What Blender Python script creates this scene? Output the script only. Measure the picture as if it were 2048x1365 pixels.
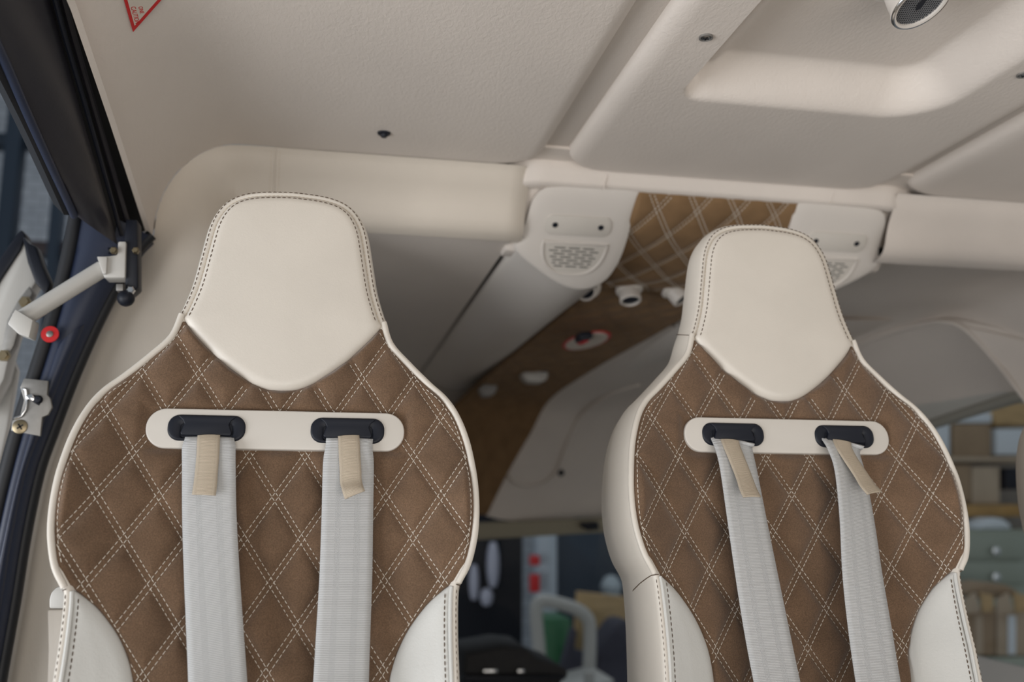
import bpy, bmesh, math, random
import numpy as np
from mathutils import Vector, Matrix
for o in list(bpy.data.objects): bpy.data.objects.remove(o)
S = bpy.context.scene
C = S.collection
random.seed(7)
# ------------------------------------------------------------------ camera
F = 1870.0
_f = np.array([-374, 318, F]); _f = _f/np.linalg.norm(_f)
_l = np.array([9660, 366, F]); _l = _l-_l.dot(_f)*_f; _l = _l/np.linalg.norm(_l)
_u = np.cross(_l, _f)
if _u[1] > 0: _u = -_u
R = np.array([_l, _f, _u])                       # camera frame -> cabin frame (X right, Y forward, Z up)
EYE = np.array([0, 0, .9])
cam = bpy.data.cameras.new('camera'); co = bpy.data.objects.new('camera', cam); C.objects.link(co)
ax = [R @ np.array(a, float) for a in ([1,0,0], [0,-1,0], [0,0,-1])]
M = Matrix.Identity(4)
for k in range(3):
    for r in range(3): M[r][k] = ax[k][r]
M[2][3] = .9
co.matrix_world = M
cam.sensor_width = 36; cam.sensor_fit = 'HORIZONTAL'; cam.lens = F/2048*36; cam.clip_start = .02
cam.dof.use_dof = True; cam.dof.focus_distance = 1.05; cam.dof.aperture_fstop = 3.2
S.camera = co
# ------------------------------------------------------------------ world, light, exposure
W = bpy.data.worlds.new('world'); S.world = W; W.use_nodes = True
W.node_tree.nodes['Background'].inputs[0].default_value = (.84, .92, 1, 1)
W.node_tree.nodes['Background'].inputs[1].default_value = .30
def area(name, loc, target, sx, sy, power, col):
    l = bpy.data.lights.new(name, 'AREA'); l.shape = 'RECTANGLE'; l.size = sx; l.size_y = sy; l.energy = power; l.color = col
    o = bpy.data.objects.new(name, l); C.objects.link(o); o.location = loc
    o.rotation_euler = (Vector(target)-Vector(loc)).to_track_quat('-Z', 'Y').to_euler()
    return o
area('low_aft_bounce', (.55, -2.2, .15), (.6, 1.2, 1.25), 3.2, 1.5, 52, (1, .94, .87))  # added low lamp behind the camera, standing in for bounced light
area('left_door_daylight', (-3.0, -.3, .2), (.6, .9, 1.4), 3.0, 1.8, 120, (.95, .97, 1))
area('right_door_daylight', (4.9, -.5, .45), (.5, 1.0, 1.3), 3.2, 2.2, 10, (1, .97, .94))
area('hangar_lamp_bank', (1, 6.5, 4.6), (1, 6.5, 0), 6, 3, 45, (.95, .97, 1))
vs = S.view_settings
vs.view_transform = 'Standard'; vs.look = 'None'; vs.exposure = 0; vs.gamma = 1; vs.use_curve_mapping = False
# ------------------------------------------------------------------ helpers
def ray(px, py): return R @ np.array([px-1024, py-682.5, F])
def PY(px, py, Y): r = ray(px, py); return EYE+r*(Y/r[1])
def PX(px, py, X): r = ray(px, py); return EYE+r*(X/r[0])
def PZ(px, py, Z): r = ray(px, py); return EYE+r*((Z-.9)/r[2])
def tag(o, label=None, cat=None, group=None, kind=None):
    if label: o['label'] = label
    if cat: o['category'] = cat
    if group: o['group'] = group
    if kind: o['kind'] = kind
    return o
def thing(name, loc, label=None, cat=None, group=None, kind=None):
    o = bpy.data.objects.new(name, None); C.objects.link(o); o.location = loc; o.empty_display_size = .05
    return tag(o, label, cat, group, kind)
def worigin(o):
    v = Vector(o.location)
    while o.parent: o = o.parent; v = v+Vector(o.location)
    return v
def obj(name, V, Fc, mat, parent=None, smooth=True, local=False, bevel=0, seg=2, angle=None):
    """one mesh object; vertices are given in world space unless local"""
    V = [tuple(map(float, v)) for v in V]
    if not local:
        if parent is not None: b = worigin(parent)
        else:
            a = np.array(V); b = Vector(((a[:,0].min()+a[:,0].max())/2, (a[:,1].min()+a[:,1].max())/2, a[:,2].min()))
        V = [(v[0]-b[0], v[1]-b[1], v[2]-b[2]) for v in V]
    me = bpy.data.meshes.new(name); me.from_pydata(V, [], Fc)
    bm = bmesh.new(); bm.from_mesh(me)
    bmesh.ops.remove_doubles(bm, verts=bm.verts, dist=1e-6)
    bmesh.ops.recalc_face_normals(bm, faces=bm.faces)
    if bevel:
        es = [e for e in bm.edges if len(e.link_faces) == 2 and e.calc_face_angle(0) > .5]
        bmesh.ops.bevel(bm, geom=es, offset=bevel, segments=seg, profile=.5, affect='EDGES', clamp_overlap=True)
    bm.to_mesh(me); bm.free()
    if smooth:
        me.shade_smooth()
        me.set_sharp_from_angle(angle=math.radians(angle or 40))
    me.materials.append(mat)
    o = bpy.data.objects.new(name, me); C.objects.link(o)
    if parent is not None: o.parent = parent
    elif not local: o.location = b
    return o
def grid(P, closed_u=False, closed_v=False):
    """P[i][j] -> verts, quads"""
    n, m = len(P), len(P[0]); V = [p for row in P for p in row]; Q = []
    for i in range(n if closed_u else n-1):
        for j in range(m if closed_v else m-1):
            i2, j2 = (i+1) % n, (j+1) % m
            Q.append((i*m+j, i*m+j2, i2*m+j2, i2*m+j))
    return V, Q
def slab(P, off):
    """closed solid from a grid and a constant offset"""
    n, m = len(P), len(P[0]); V, Q = grid(P); off = np.array(off); N = len(V)
    V2 = [np.array(v)+off for v in V]; F2 = [tuple(N+i for i in reversed(q)) for q in Q]
    loop = [j for j in range(m)]+[i*m+m-1 for i in range(1, n)]+[(n-1)*m+j for j in range(m-2, -1, -1)]+[i*m for i in range(n-2, 0, -1)]
    S_ = [(loop[k], loop[(k+1) % len(loop)], N+loop[(k+1) % len(loop)], N+loop[k]) for k in range(len(loop))]
    return list(V)+V2, Q+F2+S_
def box(a, b): 
    x0, y0, z0 = a; x1, y1, z1 = b
    V = [(x0,y0,z0),(x1,y0,z0),(x1,y1,z0),(x0,y1,z0),(x0,y0,z1),(x1,y0,z1),(x1,y1,z1),(x0,y1,z1)]
    return V, [(0,3,2,1),(4,5,6,7),(0,1,5,4),(1,2,6,5),(2,3,7,6),(3,0,4,7)]
def merge(parts):
    V, Fc = [], []
    for v, f in parts:
        n = len(V); V += list(v); Fc += [tuple(i+n for i in q) for q in f]
    return V, Fc
def prism(poly, off):
    """poly: 3-D planar polygon; extruded by off"""
    n = len(poly); off = np.array(off, float); V = [np.array(p, float) for p in poly]; V += [p+off for p in V]
    return V, [tuple(range(n)), tuple(range(2*n-1, n-1, -1))]+[(i, (i+1) % n, n+(i+1) % n, n+i) for i in range(n)]
def prismY(name, pix, Y, th, mat, parent=None, bevel=.001, **k):
    return obj(name, *prism([PY(x, y, Y) for x, y in pix], (0, th, 0)), mat, parent, bevel=bevel, **k)
def frame_at(t):
    t = Vector(t).normalized(); a = Vector((0,0,1)) if abs(t.z) < .9 else Vector((1,0,0))
    x = t.cross(a).normalized(); return x, t.cross(x).normalized()
def tube(pts, r, n=8, closed=False, caps=True):
    pts = [Vector(p) for p in pts]; m = len(pts); P = []; rr = r if hasattr(r, '__len__') else [r]*m
    px = None
    for i, p in enumerate(pts):
        t = (pts[(i+1) % m] if closed or i < m-1 else p)-(pts[i-1] if closed or i > 0 else p)
        if t.length < 1e-9: t = Vector((0,0,1))
        t.normalize()
        if px is None: px, _ = frame_at(t)
        px = (px-t*px.dot(t)).normalized(); py = t.cross(px)
        P.append([p+(px*math.cos(2*math.pi*k/n)+py*math.sin(2*math.pi*k/n))*rr[i] for k in range(n)])
    V, Q = grid(P, closed_u=closed, closed_v=True)
    if caps and not closed: Q += [tuple(range(n-1, -1, -1)), tuple(range((m-1)*n, m*n))]
    return V, Q
def lathe(o, axis, prof, n=24):
    """prof: (radius, along-axis) pairs"""
    o = Vector(o); t = Vector(axis).normalized(); x, y = frame_at(t)
    P = [[o+t*h+(x*math.cos(2*math.pi*k/n)+y*math.sin(2*math.pi*k/n))*max(r, 1e-5) for k in range(n)] for r, h in prof]
    return grid(P, closed_v=True)
def crom(pts, k=6, closed=False):
    pts = [np.array(p, float) for p in pts]; n = len(pts); out = []
    for i in range(n if closed else n-1):
        g = lambda j: pts[j % n] if closed else pts[min(max(j, 0), n-1)]
        a, b, c, d = g(i-1), g(i), g(i+1), g(i+2)
        for s in range(k):
            t = s/k
            out.append(.5*((2*b)+(c-a)*t+(2*a-5*b+4*c-d)*t*t+(3*b-a-3*c+d)*t**3))
    if not closed: out.append(pts[-1])
    return out
def sm(a, b, x):
    t = np.clip((x-a)/(b-a), 0, 1); return t*t*(3-2*t)
def rrect(cx, cy, hw, hh, r, n=6):
    out = []
    for sx, sy, a0 in ((1,1,0), (-1,1,90), (-1,-1,180), (1,-1,270)):
        for k in range(n+1):
            a = math.radians(a0+90*k/n); out.append((cx+sx*(hw-r)+r*math.cos(a), cy+sy*(hh-r)+r*math.sin(a)))
    return out
def seglen(pts): return np.concatenate([[0], np.cumsum([np.linalg.norm(np.array(b)-np.array(a)) for a, b in zip(pts[:-1], pts[1:])])])
def resample(pts, n):
    pts = np.array(pts, float); L = seglen(pts); s = np.linspace(0, L[-1], n)
    return np.stack([np.interp(s, L, pts[:,k]) for k in range(pts.shape[1])], 1)
def offset2(pts, d, closed=True):
    """offset a 2-D polyline to its left by d"""
    p = np.array(pts, float); n = len(p); out = []
    for i in range(n):
        a = p[i-1] if (closed or i > 0) else p[i]; b = p[(i+1) % n] if (closed or i < n-1) else p[i]
        t = b-a; t = t/(np.linalg.norm(t)+1e-12); out.append(p[i]+d*np.array([-t[1], t[0]]))
    return out
def dashes(lines, to3, dash, gap, w, lift):
    """stitches: short raised prisms along 2-D lines laid on a surface to3(u, v) -> (point, normal)"""
    V, Q = [], []
    for ln in lines:
        ln = np.array(ln, float); L = seglen(ln)
        s = gap/2
        while s+dash < L[-1]:
            pts = [np.array([np.interp(q, L, ln[:,0]), np.interp(q, L, ln[:,1])]) for q in (s, s+dash*.5, s+dash)]
            t2 = pts[2]-pts[0]; t2 = t2/np.linalg.norm(t2); nn = np.array([-t2[1], t2[0]])*w/2
            b = len(V)
            for q, hh, ww in ((pts[0], lift*.1, .55), (pts[1], lift, 1), (pts[2], lift*.1, .55)):
                for sgn in (-1, 1):
                    P0, N0 = to3(*(q+nn*sgn*ww)); V.append(P0+N0*(hh*.55))
                P0, N0 = to3(*q); V.append(P0+N0*hh*1.25)
            Q += [(b, b+3, b+5, b+2), (b+2, b+5, b+4, b+1), (b+3, b+6, b+8, b+5), (b+5, b+8, b+7, b+4), (b, b+2, b+1), (b+6, b+7, b+8), (b, b+1, b+4, b+3), (b+3, b+4, b+7, b+6)]
            s += dash+gap
    return V, Q
def copy_tree(o, parent=None):
    c = o.copy(); C.objects.link(c); c.parent = parent
    for ch in list(o.children): copy_tree(ch, c)
    return c
# ------------------------------------------------------------------ materials
def mat(name, col, rough=.5, metal=0, noise=0, speck=0, nscale=40, bump=0, bscale=300, bdist=.001, spec=.5, sheen=0, stretch=None, coat=0):
    m = bpy.data.materials.new(name); m.use_nodes = True; nt = m.node_tree; b = nt.nodes['Principled BSDF']
    b.inputs['Base Color'].default_value = (*col, 1); b.inputs['Roughness'].default_value = rough; b.inputs['Metallic'].default_value = metal
    b.inputs['Specular IOR Level'].default_value = spec
    if sheen: b.inputs['Sheen Weight'].default_value = sheen; b.inputs['Sheen Roughness'].default_value = .5
    if coat: b.inputs['Coat Weight'].default_value = coat
    tc = nt.nodes.new('ShaderNodeTexCoord')
    src = tc.outputs['Object']
    if stretch:
        mp = nt.nodes.new('ShaderNodeMapping'); mp.inputs['Scale'].default_value = stretch; nt.links.new(src, mp.inputs[0]); src = mp.outputs[0]
    if noise:
        n = nt.nodes.new('ShaderNodeTexNoise'); n.inputs['Scale'].default_value = nscale; n.inputs['Detail'].default_value = 5
        nt.links.new(src, n.inputs['Vector'])
        r = nt.nodes.new('ShaderNodeMapRange'); r.inputs[1].default_value = .25; r.inputs[2].default_value = .75; r.inputs[3].default_value = 1-noise; r.inputs[4].default_value = 1+noise
        nt.links.new(n.outputs[0], r.inputs[0])
        fac = r.outputs[0]
        if speck:
            n2 = nt.nodes.new('ShaderNodeTexNoise'); n2.inputs['Scale'].default_value = 750; n2.inputs['Detail'].default_value = 2; nt.links.new(src, n2.inputs['Vector'])
            r2 = nt.nodes.new('ShaderNodeMapRange'); r2.inputs[1].default_value = .3; r2.inputs[2].default_value = .7; r2.inputs[3].default_value = 1-speck; r2.inputs[4].default_value = 1+speck
            nt.links.new(n2.outputs[0], r2.inputs[0]); mm = nt.nodes.new('ShaderNodeMath'); mm.operation = 'MULTIPLY'; nt.links.new(fac, mm.inputs[0]); nt.links.new(r2.outputs[0], mm.inputs[1]); fac = mm.outputs[0]
        mx = nt.nodes.new('ShaderNodeVectorMath'); mx.operation = 'SCALE'; mx.inputs[0].default_value = col
        nt.links.new(fac, mx.inputs['Scale']); nt.links.new(mx.outputs[0], b.inputs['Base Color'])
    if bump:
        n = nt.nodes.new('ShaderNodeTexNoise'); n.inputs['Scale'].default_value = bscale; n.inputs['Detail'].default_value = 3; n.inputs['Distortion'].default_value = .6
        nt.links.new(src, n.inputs['Vector'])
        bp = nt.nodes.new('ShaderNodeBump'); bp.inputs['Strength'].default_value = bump; bp.inputs['Distance'].default_value = bdist
        nt.links.new(n.outputs[0], bp.inputs['Height']); nt.links.new(bp.outputs[0], b.inputs['Normal'])
    return m
def webmat(name, col, rib):
    m = mat(name, col, .62, spec=.35); nt = m.node_tree; b = nt.nodes['Principled BSDF']
    uv = nt.nodes.new('ShaderNodeUVMap'); sp = nt.nodes.new('ShaderNodeSeparateXYZ'); nt.links.new(uv.outputs[0], sp.inputs[0])
    def mth(op, a, c=None):
        n = nt.nodes.new('ShaderNodeMath'); n.operation = op
        for k, q in enumerate((a, c)):
            if q is None: continue
            if isinstance(q, (int, float)): n.inputs[k].default_value = q
            else: nt.links.new(q, n.inputs[k])
        return n.outputs[0]
    rows = mth('SINE', mth('MULTIPLY', sp.outputs[1], 6.2832/rib))
    cols = mth('SINE', mth('MULTIPLY', sp.outputs[0], 6.2832/.0014))
    dd = mth('ABSOLUTE', mth('SUBTRACT', mth('ABSOLUTE', sp.outputs[0]), .010))
    band = mth('LESS_THAN', dd, .0032)
    hgt = mth('ADD', mth('MULTIPLY', rows, mth('SUBTRACT', 1, mth('MULTIPLY', band, .4))), mth('MULTIPLY', mth('MULTIPLY', cols, rows), mth('MULTIPLY', band, .9)))
    bp = nt.nodes.new('ShaderNodeBump'); bp.inputs['Strength'].default_value = .55; bp.inputs['Distance'].default_value = .0005
    nt.links.new(hgt, bp.inputs['Height']); nt.links.new(bp.outputs[0], b.inputs['Normal'])
    r = nt.nodes.new('ShaderNodeMapRange'); r.inputs[1].default_value = -1.6; r.inputs[2].default_value = 1.6; r.inputs[3].default_value = .86; r.inputs[4].default_value = 1.08
    nt.links.new(hgt, r.inputs[0])
    mx = nt.nodes.new('ShaderNodeVectorMath'); mx.operation = 'SCALE'; mx.inputs[0].default_value = col
    nt.links.new(mth('MULTIPLY', r.outputs[0], mth('SUBTRACT', 1, mth('MULTIPLY', band, .07))), mx.inputs['Scale']); nt.links.new(mx.outputs[0], b.inputs['Base Color'])
    return m
def glassmat(name, tint=(.9, .94, .95)):
    m = bpy.data.materials.new(name); m.use_nodes = True; nt = m.node_tree; nt.nodes.remove(nt.nodes['Principled BSDF'])
    t = nt.nodes.new('ShaderNodeBsdfTransparent'); t.inputs[0].default_value = (*tint, 1)
    g = nt.nodes.new('ShaderNodeBsdfGlossy'); g.inputs['Roughness'].default_value = .02
    mx = nt.nodes.new('ShaderNodeMixShader'); mx.inputs[0].default_value = .05
    nt.links.new(t.outputs[0], mx.inputs[1]); nt.links.new(g.outputs[0], mx.inputs[2]); nt.links.new(mx.outputs[0], nt.nodes['Material Output'].inputs[0])
    return m
M_ = {
 'leather': mat('cream_leather', (.65, .60, .53), .42, noise=.03, nscale=14, bump=.22, bscale=420, bdist=.0006),
 'pad': mat('ivory_bolster_cool_light', (.61, .605, .575), .40, noise=.03, nscale=14, bump=.30, bscale=330, bdist=.0008),  # ivory leather, dimmed and cooled in colour for the bluish light low down
 'liner': mat('headliner_leather', (.69, .625, .565), .5, noise=.035, nscale=9, bump=.6, bscale=190, bdist=.0009, stretch=(1, .55, 1)),
 'wall': mat('side_wall_leather', (.63, .568, .49), .5, noise=.04, nscale=10, bump=.3, bscale=200, bdist=.0009, stretch=(1, 1, .5)),
 'suede': mat('brown_suede', (.140, .086, .052), .92, noise=.20, nscale=24, speck=.22, bump=.35, bscale=900, bdist=.0004, spec=.12, sheen=.35),
 'suede2': mat('tan_suede', (.22, .135, .07), .92, noise=.15, nscale=22, bump=.3, bscale=700, bdist=.0004, spec=.08, sheen=.04),
 'thread': mat('pale_thread', (.62, .56, .48), .7),
 'brownthread': mat('brown_thread', (.10, .066, .042), .75),
 'creamthread': mat('cream_thread', (.62, .54, .43), .7),
 'plastic': mat('ivory_plastic', (.62, .58, .525), .38, bump=.06, bscale=900),
 'housing': mat('console_plastic', (.68, .632, .58), .36, bump=.05, bscale=500),
 'web': webmat('ivory_webbing', (.53, .53, .525), .0017),
 'tab': webmat('tan_webbing', (.56, .47, .36), .0013),
 'black': mat('black_plastic', (.008, .010, .017), .48, spec=.3),
 'rubber': mat('black_rubber', (.008, .009, .012), .55),
 'recess_shade': mat('recess_shade_black', (.006, .006, .007), .8),  # near-black colour paints the shade inside slots and gaps
 'navy': mat('navy_paint', (.016, .023, .048), .42, bump=.12, bscale=260, bdist=.001),
 'charcoal': mat('charcoal_paint', (.022, .021, .027), .40, bump=.1, bscale=200),
 'steel': mat('brushed_steel', (.27, .26, .245), .5, metal=.7, noise=.14, nscale=60),
 'bolt': mat('zinc_bolt', (.27, .22, .14), .38, metal=1),
 'chrome': mat('chrome', (.7, .7, .7), .18, metal=1),
 'whitepaint': mat('white_paint', (.50, .485, .455), .38),
 'red': mat('red_print', (.55, .012, .014), .5),
 'sticker': mat('sticker_white', (.62, .56, .48), .5),
 'clear': glassmat('clear_glass'),
}
# ------------------------------------------------------------------ the shell: ceiling, header, pillar
CEIL = 1.45
XL, XG0, XG1, XR0, XR1 = -.271, .327, .368, .958, .985
YB, YF = -.25, 1.45          # ceiling panels run from behind the camera to the header
obj('ceiling', *box((-.36, YB-.05, 1.56), (1.66, 1.75, 1.60)), M_['whitepaint'], bevel=.004)['kind'] = 'structure'
def corner_rows(ny, r):
    ys = list(np.linspace(YB, YF-r, ny))+[YF-r+r*math.sin(a) for a in np.linspace(0, math.pi/2, 9)[1:]]
    return ys
def shrink(y, r): 
    q = max(0, y-(YF-r)); return r-math.sqrt(max(0, r*r-q*q))
def edge_z(y): return float(np.interp(y, [-.25, .4, .958, 1.163, 1.45], [1.425, 1.42, 1.405, 1.36, 1.291]))
def edgelift(d, w=.03, h=.016): # rounded panel border: rises towards the roof at the rim
    t = np.clip(1-d/w, 0, 1); return h*(1-np.sqrt(np.clip(1-t*t, 0, 1)))
# left panel, curling down to the door
rows = []
for y in corner_rows(70, .05):
    zb = edge_z(y); row = []
    xr = XG0-shrink(y, .05)
    for i in range(15):                          # curl from the lower edge to the flat
        a = i/14*math.pi/2
        x = XL+(1-math.cos(a))*.125; z = zb+(CEIL-zb)*math.sin(a)**.9
        row.append((x, y, z))
    for s in np.linspace(0, 1, 40)[1:]:
        x = (XL+.125)+s*(xr-(XL+.125)); row.append((x, y, CEIL+edgelift(xr-x, .022, .014)))
    row = [(row[0][0]-.006, y, row[0][2]-.004), ]+row
    row = [(XL-.012, y, zb+.012)]+row+[(xr, y, CEIL+.03)]
    rows.append(row)
rows.append([(x, YF+.002, z+.02) for x, y, z in rows[-1]])
lp = thing('ceiling_panel', (.05, .8, 1.56), 'wide cream leather ceiling panel curling down to the open door', 'ceiling panel', 'leather ceiling panels')
obj('leather_skin', *grid(rows), M_['liner'], lp)
c = PZ(768, 266, CEIL)
obj('snap_fastener', *lathe(c, (0,0,-1), [(.0, .007), (.004, .007), (.0052, .0055), (.0058, .003), (.0095, .0022), (.0102, .0), (.0102, -.006)], 20), M_['black'], lp)
# centre panel with its deep well
def rsdf(x, y, x0, x1, y0, y1, r):
    qx = abs(x-(x0+x1)/2)-(x1-x0)/2+r; qy = abs(y-(y0+y1)/2)-(y1-y0)/2+r
    return math.hypot(max(qx, 0), max(qy, 0))+min(max(qx, qy), 0)-r
WELL = (.462, .838, -.1, 1.148)
def well(x, y):
    d = -rsdf(x, y, *WELL, .034+.05*float(sm(.56, .74, x)))                 # inside positive
    wd = .009+.043*float(sm(.465, .50, x))      # the front and right walls slope, the left one is steep
    return .052*float(sm(-.006, wd, d))
rows = []; ys = list(np.linspace(YB, .7, 30))+list(np.linspace(.7, YF-.05, 150)[1:])+[YF-.05+.05*math.sin(a) for a in np.linspace(0, math.pi/2, 9)[1:]]
for y in ys:
    sh = shrink(y, .05); a, b = XG1+sh, XR0-sh; row = [(a, y, CEIL+.03)]
    for s in np.linspace(0, 1, 150):
        x = a+s*(b-a); row.append((x, y, CEIL+edgelift(min(x-a, b-x), .03, .018)+well(x, y)))
    row.append((b, y, CEIL+.03)); rows.append(row)
rows.append([(x, YF+.002, z+.025) for x, y, z in rows[-1]])
cp = thing('ceiling_panel', (.66, .8, 1.56), 'central cream leather ceiling panel with a deep rectangular well', 'ceiling panel', 'leather ceiling panels')
obj('leather_skin', *grid(rows), M_['liner'], cp)
def screw(parent, c, ax_, r=.0085, rim=M_['steel'], name='screw'):
    s = obj(name, *lathe(c, ax_, [(r, -.003), (r, .0012), (r*.86, .0018), (r*.72, .0008), (r*.70, -.0005)], 24), rim, parent)
    t = Vector(ax_).normalized(); x, y = frame_at(t); c = Vector(c)
    obj('screw_head', *lathe(c, ax_, [(r*.68, -.001), (r*.64, .0012), (r*.3, .0018), (0, .0018)], 20), M_['chrome'], s)
    V, Q = merge([box((-r*.42, -r*.09, 0), (r*.42, r*.09, .0004)), box((-r*.09, -r*.42, 0), (r*.09, r*.42, .0004))])
    obj('cross_slot', [c+x*v[0]+y*v[1]+t*(.0018+v[2]) for v in V], Q, M_['recess_shade'], s)
    return s
screw(cp, PZ(1412, 75, CEIL-.001), (0,0,-1)); screw(cp, PZ(2047, 150, CEIL-.001), (0,0,-1))
# right panel
rows = []
for y in corner_rows(60, .045):
    a = XR1+shrink(y, .045); row = [(a, y, CEIL+.03)]
    for s in np.linspace(0, 1, 50):
        x = a+s*(1.50-a); z = CEIL+edgelift(x-a, .045, .02)
        if x > 1.42: z -= (x-1.42)**2*8
        row.append((x, y, z))
    for q in np.linspace(0, 1, 8)[1:]: row.append((1.50+.075*math.sin(q*1.57), y, CEIL-.0512-.10*(1-math.cos(q*1.57))-.03*q))
    rows.append(row)
rows.append([(x, YF+.002, z+.025) for x, y, z in rows[-1]])
rp = thing('ceiling_panel', (1.3, .8, 1.56), 'cream leather ceiling panel at the right edge beyond a thin dark gap', 'ceiling panel', 'leather ceiling panels')
obj('leather_skin', *grid(rows), M_['liner'], rp)
tag(obj('trim_1', *box((XG0-.01, YB, 1.468), (XG1+.012, 1.462, 1.482)), M_['liner'], bevel=.002), kind='structure')
tag(obj('trim_2', *box((XR0-.012, YB, 1.468), (XR1+.012, 1.462, 1.482)), M_['liner'], bevel=.002), kind='structure')
tag(obj('trim_3', *box((-.10, 1.40, 1.4635), (1.42, 1.49, 1.50)), M_['liner']), kind='structure')
tag(obj('trim_11', *box((-.25, 1.495, 1.432), (1.56, 3.42, 1.46)), M_['liner']), kind='structure')
# header pads: an arch frame sweeping along the front edge and down the side pillar
pil = [(305,475),(268,520),(232,590),(196,665),(150,770),(108,880),(78,970),(52,1100),(30,1230),(5,1365)]
pilw = [PY(x, y, 1.45) for x, y in pil]
arc = [(.318, CEIL), (.2, CEIL), (0, CEIL), (-.10, CEIL)]
for a in np.linspace(0, 1, 10)[1:]:
    q = a*math.pi/2; arc.append((XL+.125-.125*math.sin(q), 1.291+(CEIL-1.291)*math.cos(q)**.9))
arc = arc[:-1]+[(p[0], p[2]) for p in pilw]+[(pilw[-1][0]-.03, .3), (pilw[-1][0]-.05, .02)]
path = resample(crom(arc, 6), 120)
tn = np.gradient(path, axis=0); tn /= np.linalg.norm(tn, axis=1)[:,None]
nin = np.stack([-tn[:,1], tn[:,0]], 1)          # towards the opening
nin[nin[:,1] > .3] *= -1
Ls = seglen(path)
prof_h = [(0, 1.452), (.004, 1.456), (.012, 1.461), (.022, 1.466), (.034, 1.476), (.048, 1.486), (.065, 1.494), (.082, 1.500), (.094, 1.508), (.102, 1.520), (.106, 1.540)]
rows = []
for i, p in enumerate(path):
    n_ = nin[i]; n_ = n_ if n_.dot(np.array([.15, .9])-p) > 0 else -n_
    pill = float(sm(.47, .75, Ls[i])); row = []
    endr = max(0, .03-Ls[i]); e = .03-math.sqrt(max(0, .0009-endr*endr))
    for k, (w_, y_) in enumerate(prof_h):
        t = k/(len(prof_h)-1)
        wp, yp = .30*t, 1.452+.05*t**2-.012*math.sin(math.pi*t)
        w2 = w_*(1-pill)+wp*pill; y2 = y_*(1-pill)+yp*pill
        q = p+n_*(w2 if k else 0); row.append((q[0], y2+e*.5, q[1]+(0 if k else 0)))
    rows.append(row)
tag(obj('wall_left', *grid(rows), M_['wall'], angle=80), kind='structure')
# the same header mirrored over the right hand side
MX = .655
rows = []
path2 = resample(crom([(.318, CEIL), (.2, CEIL), (0, CEIL), (-.12, CEIL), (-.2, 1.43), (-.25, 1.36), (-.27, 1.25), (-.30, 1.0), (-.34, .5), (-.36, .02)], 6), 90)
tn2 = np.gradient(path2, axis=0); tn2 /= np.linalg.norm(tn2, axis=1)[:,None]
for i, p in enumerate(path2):
    n_ = np.array([-tn2[i][1], tn2[i][0]]); n_ = n_ if n_.dot(np.array([.15, .9])-p) > 0 else -n_
    row = []
    for w_, y_ in prof_h:
        q = p+n_*w_; row.append((2*MX-q[0], y_, q[1]))
    rows.append(row)
tag(obj('wall_right', *grid(rows), M_['liner'], angle=80), kind='structure')
# stitched seam on the left header
def hdr(u, v):                                   # u = X, v = drop along the profile
    y = np.interp(v, [w for w, _ in prof_h], [y for _, y in prof_h]); return np.array([u, y-.0005, CEIL-v]), np.array([0, -.9, -.45])
x0 = PY(551, 340, 1.475)[0]
V, Q = dashes([[(x0+d, .004), (x0+d-.003, .095)] for d in (-.0065, .0065)], hdr, .0035, .002, .0011, .0008)
hs = thing('header_seam', (x0, 1.47, 1.40), 'vertical double-stitched seam on the cream header above the left headrest', 'seam')
obj('stitching', V, Q, M_['creamthread'], hs)['kind'] = 'stuff'
obj('welt', *tube([hdr(x0-.003*k/10, .003+.0092*k)[0] for k in range(11)], .0016, 6), M_['wall'], hs)
# ------------------------------------------------------------------ cockpit shell beyond the header
def surf(name, fn, nu, nv, m, th=(0,0,.012), **k):
    P = [[fn(i/(nu-1), j/(nv-1)) for j in range(nv)] for i in range(nu)]
    o = obj(name, *slab(P, th), m, **k); return tag(o, kind='structure')
surf('ceiling_cockpit', lambda s, t: (-.20+t*.50, 1.535+s*1.9, 1.346-.02*s), 12, 30, M_['liner'])
obj('trim_4', *box((.288, 1.54, 1.352), (.36, 3.3, 1.40)), M_['recess_shade'])['kind'] = 'structure'  # black box paints the shade of the gap beside the console tube
obj('trim_5', *box((.95, 1.54, 1.358), (1.02, 3.3, 1.40)), M_['recess_shade'])['kind'] = 'structure'  # same painted gap shade on the right side
tag(obj('wall_cockpit_left', *box((-.40, 1.56, 0), (-.36, 3.4, 1.42)), M_['liner']), kind='structure')
tag(obj('wall_cockpit_front', *box((-.36, 3.36, .95), (.95, 3.40, 1.44)), M_['liner']), kind='structure')
tag(obj('wall_cockpit_right', *box((1.60, 2.30, 1.0), (1.64, 3.4, 1.46)), M_['liner']), kind='structure')
tag(obj('ceiling_cockpit_front', *box((.95, 2.2, 1.395), (1.62, 3.4, 1.425)), M_['liner']), kind='structure')
tag(obj('wall_cockpit_nose', *box((.95, 3.36, .95), (1.62, 3.40, 1.44)), M_['liner']), kind='structure')
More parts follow.
